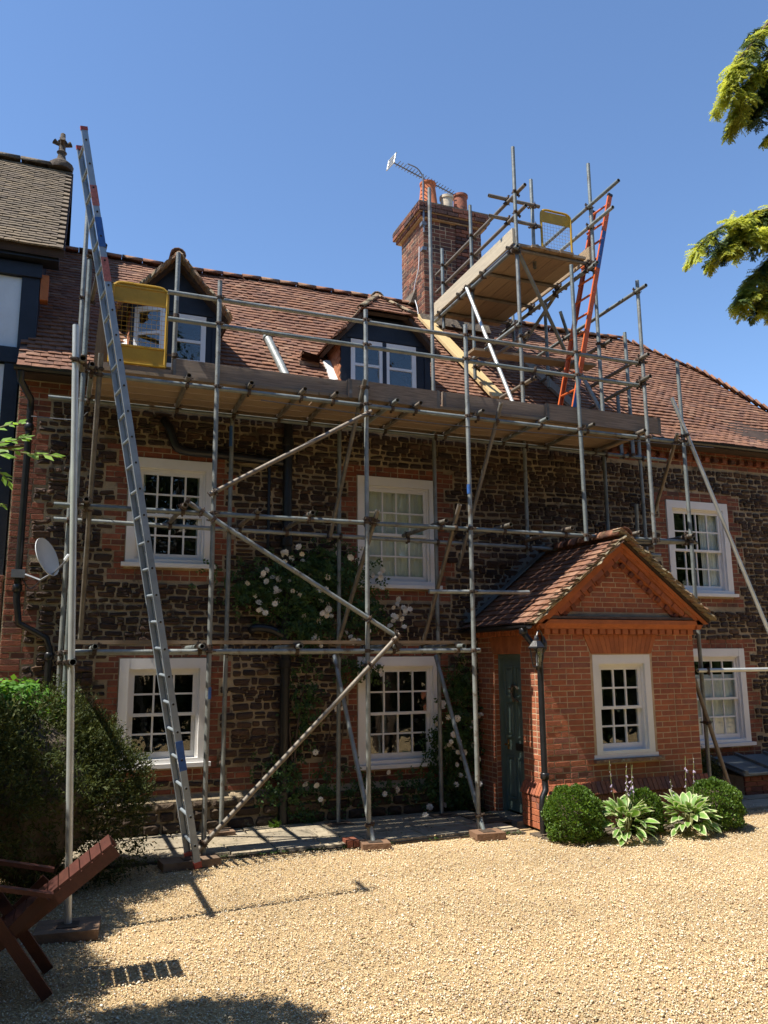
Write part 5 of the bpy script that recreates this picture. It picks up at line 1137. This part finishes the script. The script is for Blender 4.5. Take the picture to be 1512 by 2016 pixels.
# ------------------------------------------------------------------ plants
def unit(v): return v / np.maximum(np.linalg.norm(v, axis=-1, keepdims=True), 1e-9)
def leaf_quads(pos, dirn, nrm, ln, wd, fold=.15):
    """kite-shaped leaves: pos (n,3), dirn, nrm unit vectors, ln/wd sizes"""
    side = unit(np.cross(dirn, nrm)); up = unit(np.cross(side, dirn)); ln = np.asarray(ln)[..., None]; wd = np.asarray(wd)[..., None]
    a = pos; b = pos + dirn * ln * .45 + side * wd + up * wd * fold; c = pos + dirn * ln; d = pos + dirn * ln * .45 - side * wd + up * wd * fold
    return np.stack([a, b, c, d], 1)
def rand_dir(n): return unit(rng.normal(size=(n, 3)))
def box_ball(x, y, r, h, n, lbl):
    t = thing('box_shrub', lbl, 'shrub', (x, y, 0), 'clipped box balls in front of the porch')
    d = rand_dir(n); d[:, 2] = np.where(d[:, 2] < -.85, -d[:, 2], d[:, 2])
    bump = 1 + .07 * np.sin(d[:, 0] * 7 + x) * np.sin(d[:, 1] * 6 + 1) + .06 * np.sin(d[:, 0] * 13 + d[:, 2] * 9) * np.sin(d[:, 1] * 12 + x * 3) + .04 * np.sin(d[:, 2] * 11 + d[:, 0] * 5)
    rad = bump * (1 - .22 * rng.random(n) ** 2.2)
    wide = np.where(d[:, 2] < 0, np.sqrt(np.maximum(1 - d[:, 2] ** 4, .05)) / np.sqrt(np.maximum(1 - d[:, 2] ** 2, .05)), 1) * .98
    p = np.stack([x + d[:, 0] * r * rad * wide, y + d[:, 1] * r * rad * wide, h * .46 + d[:, 2] * h * .53 * rad], -1); p[:, 2] = np.maximum(p[:, 2], .01)
    ld = unit(d * .8 + rand_dir(n) * .7 + np.array([0, 0, .35])); nn = unit(d + rand_dir(n) * .8)
    me = mesh_quads('leaves', leaf_quads(p, ld, nn, rng.uniform(.018, .032, n), rng.uniform(.007, .011, n)), M['box']); o = link('leaves', me, t); o['kind'] = 'stuff'
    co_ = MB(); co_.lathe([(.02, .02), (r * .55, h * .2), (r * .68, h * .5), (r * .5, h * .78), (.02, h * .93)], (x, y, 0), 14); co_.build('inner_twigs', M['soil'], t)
box_ball(5.31, 7.9, .315, .55, 15000, 'largest clipped box ball, beside the porch downpipe')
box_ball(6.22, 7.86, .19, .47, 8000, 'small clipped box ball between the two hostas')
box_ball(7.18, 7.80, .31, .52, 12000, 'clipped box ball at the right corner of the porch')

def hosta_leaf_mesh(L_, W_, bend, k):
    n = 7; v = []; f = []; e = []
    for i in range(n + 1):
        t = i / n; w = W_ * (math.sin(math.pi * min(1, t * .93 + .06)) ** .8) * (1 - .25 * t); x = L_ * t; z = bend * (t - t * t * 1.25) * L_ * 1.6
        for q, ev in ((-1, 1), (-.62, .1), (0, 0), (.62, .1), (1, 1)):
            v.append((x, q * w, z + abs(q) * w * .2 + .004 * math.sin(9 * t + q * 3 + k))); e.append(ev if t < .97 else 1)
    for i in range(n):
        for j in range(4): f.append((i * 5 + j, i * 5 + j + 1, i * 5 + 6 + j, i * 5 + 5 + j))
    me = mesh_from('leaf', v, f, M['hosta'], True); at_ = me.attributes.new('edge', 'FLOAT', 'POINT'); at_.data.foreach_set('value', e); return me
HL = [hosta_leaf_mesh(random.uniform(.19, .25), random.uniform(.052, .07), random.uniform(.05, .3), k) for k in range(6)]
BELL = MB().lathe([(.003, 0), (.007, -.01), (.010, -.03), (.015, -.045)], (0, 0, 0), 6).mesh('bell', M['lilac'], True)
def hosta(x, y, n, stalks, lbl):
    t = thing('hosta_plant', lbl, 'plant', (x, y, 0), 'variegated hostas in front of the porch')
    for k in range(n):
        a = random.random() * 6.283; q = (k + .5) / n; el_ = math.radians(48 * (1 - q) - 22 * q + random.uniform(-14, 14)); rr_ = .03 + .19 * math.sqrt(q) * random.uniform(.7, 1.05)
        mt = Matrix.Translation((x + rr_ * math.cos(a), y + rr_ * math.sin(a), .27 - .20 * q * q + random.uniform(-.03, .03))) @ Matrix.Rotation(a, 4, 'Z') @ Matrix.Rotation(-el_, 4, 'Y') @ Matrix.Rotation(random.gauss(0, .3), 4, 'X') @ Matrix.Scale(random.uniform(.55, .95), 4)
        link('leaf', random.choice(HL), t, mt)
    pt = MB()
    for k in range(14): a = random.random() * 6.283; pt.tube([(x, y, 0), (x + .07 * math.cos(a), y + .07 * math.sin(a), .2)], .008, 5)
    pt.build('leaf_stalks', M['stalk'], t)
    for (dx, dy, h_, lean) in stalks:
        top = V((x + dx + lean, y + dy, h_)); s = MB(); s.tube(curve([(x + dx * .3, y + dy * .3, .1), (x + dx, y + dy, h_ * .6), top], 4), .004, 5); s.build('flower_stalk', M['stalk'], t)
        for j in range(7):
            q = random.uniform(.6, 1.0); c = V((x + dx + lean * (q - .6) / .4, y + dy, h_ * q)); a = random.random() * 6.28
            link('flower', BELL, t, Matrix.Translation(c) @ Matrix.Rotation(a, 4, 'Z') @ Matrix.Rotation(random.uniform(.3, 1.0), 4, 'Y') @ Matrix.Scale(random.uniform(.5, .9) if q < .85 else .35, 4))
hosta(5.84, 7.70, 115, [(-.06, .12, .80, -.02), (.12, .12, .76, .03), (.2, .14, .74, .04), (.08, .05, .70, 0), (.16, .05, .66, 0)], 'variegated hosta with lilac bells left of the small box ball')
hosta(6.66, 7.66, 115, [(-.08, .12, .56, -.03), (.14, .16, .80, .02), (.24, .15, .78, .03)], 'variegated hosta right of the small box ball')

# dark conifer shrub on the left
def spray_shrub(t, blobs, n, m, ln, name):
    out = []
    for (cx, cy, cz, rx, ry, rz, share) in blobs:
        k = int(n * share); d = rand_dir(k); d[:, 2] = np.abs(d[:, 2]) * np.sign(rng.random(k) - .25)
        lump = 1 + .16 * np.sin(d[:, 0] * 5 + cx * 3) * np.sin(d[:, 2] * 6 + cy) + .12 * np.sin(d[:, 1] * 9 + d[:, 2] * 7)
        rad = lump * (1 - .35 * rng.random(k) ** 1.8)
        p = np.stack([cx + d[:, 0] * rx * rad, cy + d[:, 1] * ry * rad, cz + d[:, 2] * rz * rad], -1)
        spd = unit(d + rand_dir(k) * .6 + np.array([0, 0, .25]))
        m_ = 7
        for j in range(m_):                               # each spray: short leaves along a twig
            q = (j + .5) / m_; pp = p + spd * (ln * 2.6 * q); sd = unit(spd * .7 + rand_dir(k) * .75); L_ = ln * (1.1 - .5 * q) * rng.uniform(.7, 1.2, k)
            out.append(leaf_quads(pp, sd, rand_dir(k), L_, L_ * .16))
    q = np.concatenate(out); q[:, :, 2] = np.maximum(q[:, :, 2], .0)
    o = link(name, mesh_quads(name, q, m), t); o['kind'] = 'stuff'; return o
bush = thing('conifer_shrub', 'large dark green conifer shrub at the left end of the house', 'shrub', (-.1, 8.0, 0))
spray_shrub(bush, [(-.25, 8.05, .75, .75, .75, .85, .42), (.28, 8.25, .55, .52, .55, .70, .30), (-.55, 7.4, .75, .45, .6, .85, .2), (.12, 8.5, 1.05, .38, .4, .45, .12), (-1.02, 5.75, .95, .42, 1.0, .95, .55), (-1.0, 6.6, .8, .5, .7, .9, .25)], 9500, M['yew'], .05, 'foliage')  # last two clumps added off to the left to shade the chair
bt = MB()
for k in range(7): a = random.random() * 6.28; bt.tube(curve([(-.1 + .1 * math.cos(a), 8.1 + .1 * math.sin(a), 0), (-.1 + .3 * math.cos(a), 8.1 + .3 * math.sin(a), .5), (-.1 + .5 * math.cos(a), 8.1 + .5 * math.sin(a), 1.1)], 4), .03, 6, r1=.008)
bt.build('branches', M['bark'], bush)
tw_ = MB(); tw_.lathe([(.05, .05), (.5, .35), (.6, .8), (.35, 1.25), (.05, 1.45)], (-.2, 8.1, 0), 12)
for yy_ in (5.3, 5.9, 6.5): tw_.lathe([(.05, .05), (.3, .3), (.34, .9), (.26, 1.45), (.05, 1.68)], (-1.0, yy_, 0), 10)  # solid dark cores added inside the front clumps so they cast full shade
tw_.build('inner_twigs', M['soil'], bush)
ivy = thing('vine_shrub', 'bright green broad leaved climber above the dark conifer shrub', 'shrub', (-.55, 8.5, 0))
k = 1500; d = rand_dir(k); d[:, 2] = np.abs(d[:, 2]); p = np.stack([-.42 + d[:, 0] * .50, 8.55 + d[:, 1] * .45, 1.42 + d[:, 2] * .36], -1) - d * (.16 * rng.random(k)[:, None] ** 2)
o = link('leaves', mesh_quads('leaves', leaf_quads(p, unit(rand_dir(k) + np.array([0, -.3, -.5])), unit(d + rand_dir(k) * .5 + np.array([0, 0, .4])), rng.uniform(.05, .10, k), rng.uniform(.022, .04, k), .25), M['ivy']), ivy); o['kind'] = 'stuff'
iv = MB()
for k in range(5): iv.tube(curve([(-.5, 8.55, 0), (-.5 + random.uniform(-.1, .1), 8.55, .8), (-.42 + random.uniform(-.3, .3), 8.5 + random.uniform(-.2, .2), 1.6)], 4), .014, 5, r1=.006)
iv.build('stem', M['bark'], ivy)

# climbing roses on the wall
def petal_flower():
    v = []; f = []
    for ring, (r, h, n) in enumerate(((.042, .0, 7), (.03, .014, 6), (.016, .024, 5))):
        for k in range(n):
            a = 2 * math.pi * (k + ring * .4) / n; w = math.pi / n * 1.25; o = len(v)
            c = lambda rr_, aa, hh: (rr_ * math.cos(aa), -hh, rr_ * math.sin(aa))
            v += [c(.004, a, h), c(r * .8, a - w, h + .004), c(r, a, h + .012), c(r * .8, a + w, h + .004)]; f.append((o, o + 1, o + 2, o + 3))
    return mesh_from('flower', v, f, M['petal'])
FLW = [petal_flower()]
def rose(lbl, stems, clumps, blooms, loc):
    t = thing('climbing_rose', lbl, 'climbing rose', loc, 'roses trained on the house wall'); s = MB()
    for st in stems: s.tube(curve(st, 5), .014, 6, r1=.005)
    s.build('stem', M['bark'], t); A = []
    for (x, z, rx, rz, dep, n) in clumps:
        u = rng.normal(size=(n, 2)) * .5; px = x + u[:, 0] * rx; pz = z + u[:, 1] * rz; env = np.exp(-(u ** 2).sum(1) * .8)
        py = F - .05 - dep * env * rng.random(n)
        # leaflets in fives
        base = np.stack([px, py, np.maximum(pz, .02)], -1); dr = unit(np.stack([rng.normal(size=n), -np.abs(rng.normal(size=n)) * .6, rng.normal(size=n) * .6 - .35], -1)); nn = unit(np.stack([rng.normal(size=n) * .5, -np.ones(n), rng.normal(size=n) * .5 + .4], -1)); sd = unit(np.cross(dr, nn))
        for q, s_ in ((.0, 1), (.0, -1), (.04, 1), (.04, -1), (.075, 0)):
            ld = unit(dr * .6 + sd * s_ * .8 + rand_dir(n) * .2) if s_ else dr
            L_ = rng.uniform(.035, .058, n); A.append(leaf_quads(base + dr * q, ld, unit(nn + rand_dir(n) * .3), L_, L_ * .32))
    o = link('foliage', mesh_quads('foliage', np.concatenate(A), M['rose']), t); o['kind'] = 'stuff'
    for (x, z, sx, sz, n) in blooms:
        for k in range(n):
            link('flower', FLW[0], t, Matrix.Translation((x + random.gauss(0, sx), F - random.uniform(.16, .34), z + random.gauss(0, sz))) @ Matrix.Rotation(random.gauss(0, .6), 4, 'Z') @ Matrix.Rotation(random.gauss(-.2, .5), 4, 'X') @ Matrix.Rotation(random.random() * 6, 4, 'Y') @ Matrix.Scale(random.uniform(.75, 1.2), 4))
rose('climbing rose with cream blooms round the central black pipe', [[(2.7, F - .08, 0), (2.72, F - .1, 1), (2.9, F - .1, 2.1), (3.1, F - .12, 3.2)], [(2.75, F - .08, 0), (2.6, F - .1, 1.4), (2.4, F - .1, 2.6)], [(2.9, F - .06, 0), (3.3, F - .06, .9), (3.4, F - .08, 1.9), (3.7, F - .1, 2.4)], [(2.7, F - .06, 0), (3.0, F - .06, .5), (3.25, F - .05, 1.4)]],
     [(2.75, 2.85, .55, .4, .3, 496), (3.2, 3.05, .5, .35, .3, 336), (2.25, 2.8, .45, .3, .22, 260), (2.85, 2.35, .35, .35, .25, 272), (3.55, 2.55, .45, .35, .2, 170), (2.8, 1.5, .2, .6, .14, 110), (2.55, .5, .3, .35, .16, 130), (3.1, .4, .4, .35, .14, 80), (3.55, 1.8, .3, .15, .14, 90), (3.7, .35, .4, .2, .14, 70), (2.85, .12, .2, .1, .1, 50)],
     [(2.62, 3.2, .09, .08, 9), (3.35, 3.25, .16, .08, 9), (2.45, 2.78, .16, .08, 14), (2.95, 2.85, .14, .07, 8), (2.35, 2.95, .14, .06, 7), (3.05, 2.5, .12, .08, 9), (4.0, 2.6, .10, .14, 16), (3.75, 2.95, .06, .08, 5), (2.2, 2.55, .08, .05, 4), (2.95, 2.15, .08, .05, 4), (3.55, 1.85, .12, .1, 8), (3.2, 1.4, .06, .06, 2), (3.0, .55, .12, .16, 4), (3.85, .42, .2, .1, 4), (3.45, 2.2, .2, .05, 6)], (2.7, F - .1, 0))
rose('smaller cream rose growing between the lower window and the porch door', [[(4.85, F - .08, 0), (4.9, F - .1, .8), (4.8, F - .1, 1.5), (4.95, F - .1, 2.0)], [(4.95, F - .08, 0), (4.75, F - .12, .7), (4.6, F - .1, 1.1)]],
     [(4.9, .95, .32, .5, .24, 300), (4.7, .8, .25, .25, .2, 120), (4.95, 1.6, .2, .3, .16, 120), (4.55, .35, .45, .25, .2, 130), (4.9, .25, .25, .25, .2, 150)],
     [(4.85, .85, .15, .12, 13), (4.62, 1.25, .05, .1, 5), (4.75, .95, .08, .16, 7), (4.5, .15, .12, .05, 4), (5.08, 1.15, .05, .08, 3), (4.9, .35, .15, .1, 4)], (4.9, F - .1, 0))
wd = thing('weed_plant', 'small bright green weed at the foot of the central pipe', 'plant', (2.45, 9.75, 0)); k = 90; d = rand_dir(k); d[:, 2] = np.abs(d[:, 2]) + .1; d = unit(d)
o = link('leaves', mesh_quads('leaves', leaf_quads(np.array([2.45, 9.75, .0]) + d * rng.uniform(.01, .08, (k, 1)), d, rand_dir(k), rng.uniform(.03, .06, k), rng.uniform(.01, .02, k)), M['spring']), wd); o['kind'] = 'stuff'

k = 900; x_ = np.concatenate([rng.uniform(-.2, 5.0, 500), rng.uniform(-.3, 4.5, 250), rng.uniform(5.0, 7.6, 150)]); y_ = np.concatenate([rng.uniform(8.75, 9.9, 500), rng.uniform(5.5, 8.7, 250), rng.uniform(7.4, 8.2, 150)])
z_ = np.concatenate([np.full(500, .034), np.full(250, .006), np.full(150, .008)])
tag(link('leaf_litter', mesh_quads('leaf_litter', leaf_quads(np.stack([x_, y_, z_], -1), unit(rand_dir(k) * np.array([1, 1, .15])), unit(rand_dir(k) * .35 + np.array([0, 0, 1])), rng.uniform(.012, .04, k), rng.uniform(.005, .014, k)), M['leafdebris'])), 'scattered dead leaves and bits on the path and gravel', 'leaf litter', kind='stuff')
k = 700; c_ = rng.choice(26, k); ex = rng.uniform(.9, 4.95, 26); ey = np.array([front_edge(q) for q in ex]) - .03; d = unit(rand_dir(k) * np.array([1, 1, .6]) + np.array([0, 0, .55]))
tag(link('edge_weeds', mesh_quads('edge_weeds', leaf_quads(np.stack([ex[c_], ey[c_], np.full(k, -.005)], -1) + rng.normal(0, .02, (k, 3)) * np.array([1.6, .7, 0]), d, rand_dir(k), rng.uniform(.012, .04, k), rng.uniform(.003, .007, k)), M['rose'])), 'small weeds growing where the paving meets the gravel', 'weeds', kind='stuff')
# shrub foot at the right, beside the porch
sh = thing('ground_shrub', 'low dark shrub in the shade right of the porch', 'shrub', (8.2, 9.3, 0)); spray_shrub(sh, [(8.25, 9.4, .25, .35, .3, .35, 1)], 900, M['yew'], .05, 'foliage')

# golden conifer whose boughs hang into the picture from the right
con = thing('golden_conifer', 'golden conifer with drooping feathery boughs hanging in from the right', 'tree', (6.6, 3.4, 0))
MB().tube([(6.6, 3.4, 0), (6.62, 3.4, 3), (6.6, 3.42, 7), (6.6, 3.4, 9.5)], .2, 10, r1=.05).build('trunk', M['bark'], con)
G1, G2 = [], []
def frond(p, d, ln, depth, droop, A):
    """flat feathery frond: a drooping spine with side branchlets, tipped with scale-leaf slivers"""
    n = 8 if depth else 9; d = V(d).normalized(); side = d.cross(V((0, 0, 1)))
    side = V((1, 0, 0)) if side.length < .05 else side.normalized()
    side = (side + V((random.gauss(0, .3), random.gauss(0, .3), random.gauss(0, .35)))).normalized()
    pos = V(p)
    for i in range(n):
        q = i / n; dd = (d + V((0, 0, -droop * q)) + V((random.gauss(0, .05), random.gauss(0, .05), random.gauss(0, .05)))).normalized(); nx = pos + dd * (ln / n)
        if depth:
            for s_ in (-1, 1):
                if random.random() < .75:
                    sd = (dd * .85 + side * s_ * .75 + V((0, 0, -.12 + random.gauss(0, .12)))).normalized()
                    frond(pos, sd, ln * (.62 - .40 * q) * random.uniform(.7, 1.3), depth - 1, droop * .7, A)
        nn = side.cross(dd)
        A.append((pos, dd, nn, ln / n * 1.5, .0042 if depth else .0036))
        if not depth and i % 2 == 0:
            for s_ in (-1, 1): A.append((pos, (dd + side * s_ * .8).normalized(), nn, ln / n * 2.2, .0034))
        pos = nx
bb = MB()
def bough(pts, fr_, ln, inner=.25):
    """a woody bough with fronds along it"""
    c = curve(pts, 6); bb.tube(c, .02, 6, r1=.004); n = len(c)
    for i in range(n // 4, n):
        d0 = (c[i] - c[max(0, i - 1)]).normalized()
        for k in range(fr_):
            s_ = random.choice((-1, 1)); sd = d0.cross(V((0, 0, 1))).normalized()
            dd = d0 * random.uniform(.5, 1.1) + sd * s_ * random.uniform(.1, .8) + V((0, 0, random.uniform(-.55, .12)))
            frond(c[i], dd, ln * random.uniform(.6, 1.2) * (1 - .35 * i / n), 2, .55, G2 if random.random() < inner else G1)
for pts, n_, ln, inn in (
    ([(6.6, 3.4, 7.7), (5.6, 3.8, 7.4), (5.0, 4.0, 6.95), (4.66, 4.0, 6.55), (4.44, 4.0, 6.28), (4.33, 4.0, 6.05)], 1, .34, .15),
    ([(6.6, 3.4, 7.6), (5.6, 3.8, 7.2), (5.0, 4.0, 6.7), (4.7, 4.0, 6.35), (4.5, 4.0, 6.1), (4.42, 4.0, 5.88)], 1, .32, .25),
    ([(6.6, 3.4, 7.3), (5.7, 3.8, 7.0), (5.1, 4.05, 6.6), (4.8, 4.05, 6.25), (4.68, 4.05, 6.05)], 2, .34, .9),
    ([(6.6, 3.4, 6.6), (5.6, 3.8, 6.5), (5.0, 4.0, 6.0), (4.76, 4.0, 5.82)], 1, .26, .5),
    ([(6.6, 3.4, 6.0), (5.6, 3.8, 5.75), (4.95, 4.0, 5.3), (4.5, 4.0, 5.08), (4.15, 4.0, 4.90), (3.90, 4.0, 4.68)], 1, .27, .15),
    ([(6.6, 3.4, 5.9), (5.6, 3.8, 5.65), (4.95, 4.05, 5.28), (4.6, 4.05, 5.12), (4.3, 4.05, 4.92), (4.12, 4.05, 4.70)], 1, .27, .45),
    ([(6.6, 3.4, 5.6), (5.6, 3.8, 5.35), (5.0, 4.0, 5.12), (4.65, 4.0, 4.98), (4.36, 4.0, 4.86), (4.18, 4.0, 4.74)], 2, .27, .1),
    ([(6.6, 3.4, 5.4), (5.6, 3.8, 5.2), (4.95, 4.0, 5.0), (4.6, 4.0, 4.75), (4.36, 4.0, 4.52), (4.27, 4.0, 4.38)], 2, .28, .1),
    ([(6.6, 3.4, 5.3), (5.6, 3.8, 5.1), (5.0, 4.0, 4.9), (4.68, 4.0, 4.66), (4.5, 4.0, 4.48), (4.46, 4.0, 4.36)], 1, .28, .2),
    ([(6.6, 3.4, 5.1), (5.7, 3.8, 4.95), (5.1, 4.05, 4.85), (4.78, 4.05, 4.72), (4.62, 4.05, 4.6)], 2, .28, .75)): bough(pts, n_, ln, inn)
bb.build('bough', M['bark'], con)
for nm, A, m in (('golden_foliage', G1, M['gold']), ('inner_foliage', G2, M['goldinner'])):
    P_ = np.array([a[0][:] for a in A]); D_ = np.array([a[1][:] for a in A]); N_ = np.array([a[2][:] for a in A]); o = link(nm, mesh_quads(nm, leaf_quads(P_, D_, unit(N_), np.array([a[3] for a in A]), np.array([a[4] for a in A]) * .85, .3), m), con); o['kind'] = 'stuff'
print('frond leaves', len(G1), len(G2))

# young broadleaf tree just left of the view; one leafy bough reaches in and its crown shades the corner
yt = thing('broadleaf_tree', 'young broadleaf tree whose fresh green sprig reaches in from the left', 'tree', (-2.2, 4.4, 0))
tb = MB(); tb.tube(curve([(-2.2, 4.4, 0), (-2.15, 4.4, 1.5), (-2.0, 4.5, 3.0), (-1.8, 4.5, 4.2)], 4), .1, 8, r1=.03); tb.tube(curve([(-2.12, 4.4, 1.9), (-1.3, 3.7, 2.4), (-.55, 3.15, 2.62), (-.16, 2.98, 2.66)], 5), .03, 6, r1=.004)
for e in ((-1.2, 4.9, 3.6), (-1.5, 4.2, 3.9), (-2.5, 5.7, 3.6), (-2.3, 6.8, 3.3), (-2.2, 7.7, 3.5), (-1.6, 7.0, 3.2)): tb.tube(curve([(-2.05, 4.45, 2.5), ((-2.05 + e[0]) / 2, (4.45 + e[1]) / 2, (2.6 + e[2]) / 2), e], 4), .03, 6, r1=.006)
tb.build('trunk', M['bark'], yt)
A = []; cs = np.array([(-1.55, 4.5, 3.5, .95, .62, .6), (-2.35, 6.9, 3.1, 1.15, .8, .75), (-2.55, 5.6, 3.3, .62, .7, .6), (-2.2, 7.8, 3.4, .9, .6, .6)]); k = 22000; ci = cs[rng.choice(4, k, p=[.28, .36, .16, .2])]; d = rand_dir(k); p = ci[:, :3] + d * ci[:, 3:] * (1 - .6 * rng.random((k, 1)) ** 1.5)
A.append(leaf_quads(p, unit(rand_dir(k) + np.array([0, 0, -.4])), unit(rand_dir(k) * .6 + np.array([0, 0, 1])), rng.uniform(.06, .10, k), rng.uniform(.02, .03, k)))
def sprig(pts, n, ln):
    c = curve(pts, 6); L_ = len(c); P_, D_, N_ = [], [], []
    for i in range(n):
        q = (i + .5) / n; j = min(L_ - 2, int(q * (L_ - 1))); dd = (c[j + 1] - c[j]).normalized(); sd = dd.cross(V((0, -.5, .85))).normalized(); s_ = 1 if i % 2 else -1
        P_.append(c[j][:]); D_.append((dd * .75 + sd * s_ * .8 + V((random.gauss(0, .15), random.gauss(0, .15), random.gauss(0, .15)))).normalized()[:]); N_.append(V((random.gauss(0, .3), -.7 + random.gauss(0, .2), .6))[:])
    tb2.tube(c, .004, 5, r1=.0015); L2 = rng.uniform(.8, 1.2, n) * ln
    A.append(leaf_quads(np.array(P_), np.array(D_), unit(np.array(N_)), L2, L2 * .2, .2))
tb2 = MB()
for pts, n, ln in (([(-.5, 3.1, 2.62), (-.28, 3.02, 2.66), (-.15, 3.0, 2.64), (-.045, 2.98, 2.635)], 20, .05), ([(-.42, 3.05, 2.62), (-.25, 3.0, 2.72), (-.16, 2.98, 2.745)], 14, .045), ([(-.42, 3.05, 2.6), (-.26, 3.0, 2.58), (-.19, 3.0, 2.53)], 12, .045), ([(-.4, 3.05, 2.66), (-.24, 3.0, 2.67), (-.14, 2.96, 2.69)], 16, .05), ([(-.45, 3.0, 2.5), (-.3, 3.0, 2.46), (-.2, 3.0, 2.455)], 10, .04), ([(-.4, 3.0, 2.62), (-.27, 2.95, 2.62), (-.2, 2.9, 2.6)], 16, .055), ([(-.5, 3.0, 2.2), (-.32, 3.0, 2.22), (-.22, 3.0, 2.2)], 8, .04)): sprig(pts, n, ln)
tb2.build('sprig', M['stalk'], yt)
o = link('leaves', mesh_quads('leaves', np.concatenate(A), M['spring']), yt); o['kind'] = 'stuff'

# wood behind the viewer, mirrored in panes; side belts added to block sky light
k = 80000; d = rand_dir(k); hz = rng.random(k); t = rng.uniform(0, 62, k); wob = np.abs(d[:, 1]) * 2.2 + (hz ** 2) * 1.5 + np.cos(t * .9) * .5
back = t < 36; left = (t >= 36) & (t < 50)
px_ = np.where(back, -12 + t, np.where(left, -8.5 - wob, 18 + wob)); py_ = np.where(back, -1.2 - wob, np.where(left, -4 + (t - 36) * 1.3, -4 + (t - 50) * .8))
p = np.stack([px_ + d[:, 0] * .4, py_, hz * (9.0 + 2.2 * np.sin(t * .55) + 1.2 * np.sin(t * 1.9))], -1)
tag(link('wood', mesh_quads('wood', leaf_quads(p, rand_dir(k), rand_dir(k), rng.uniform(.25, .5, k), rng.uniform(.12, .22, k)), M['wood_far'])), 'dark belt of trees mirrored in the window panes, with side belts added to block sky light', 'wood', kind='stuff')
print('couplers', ncp, 'objects', len(bpy.data.objects))
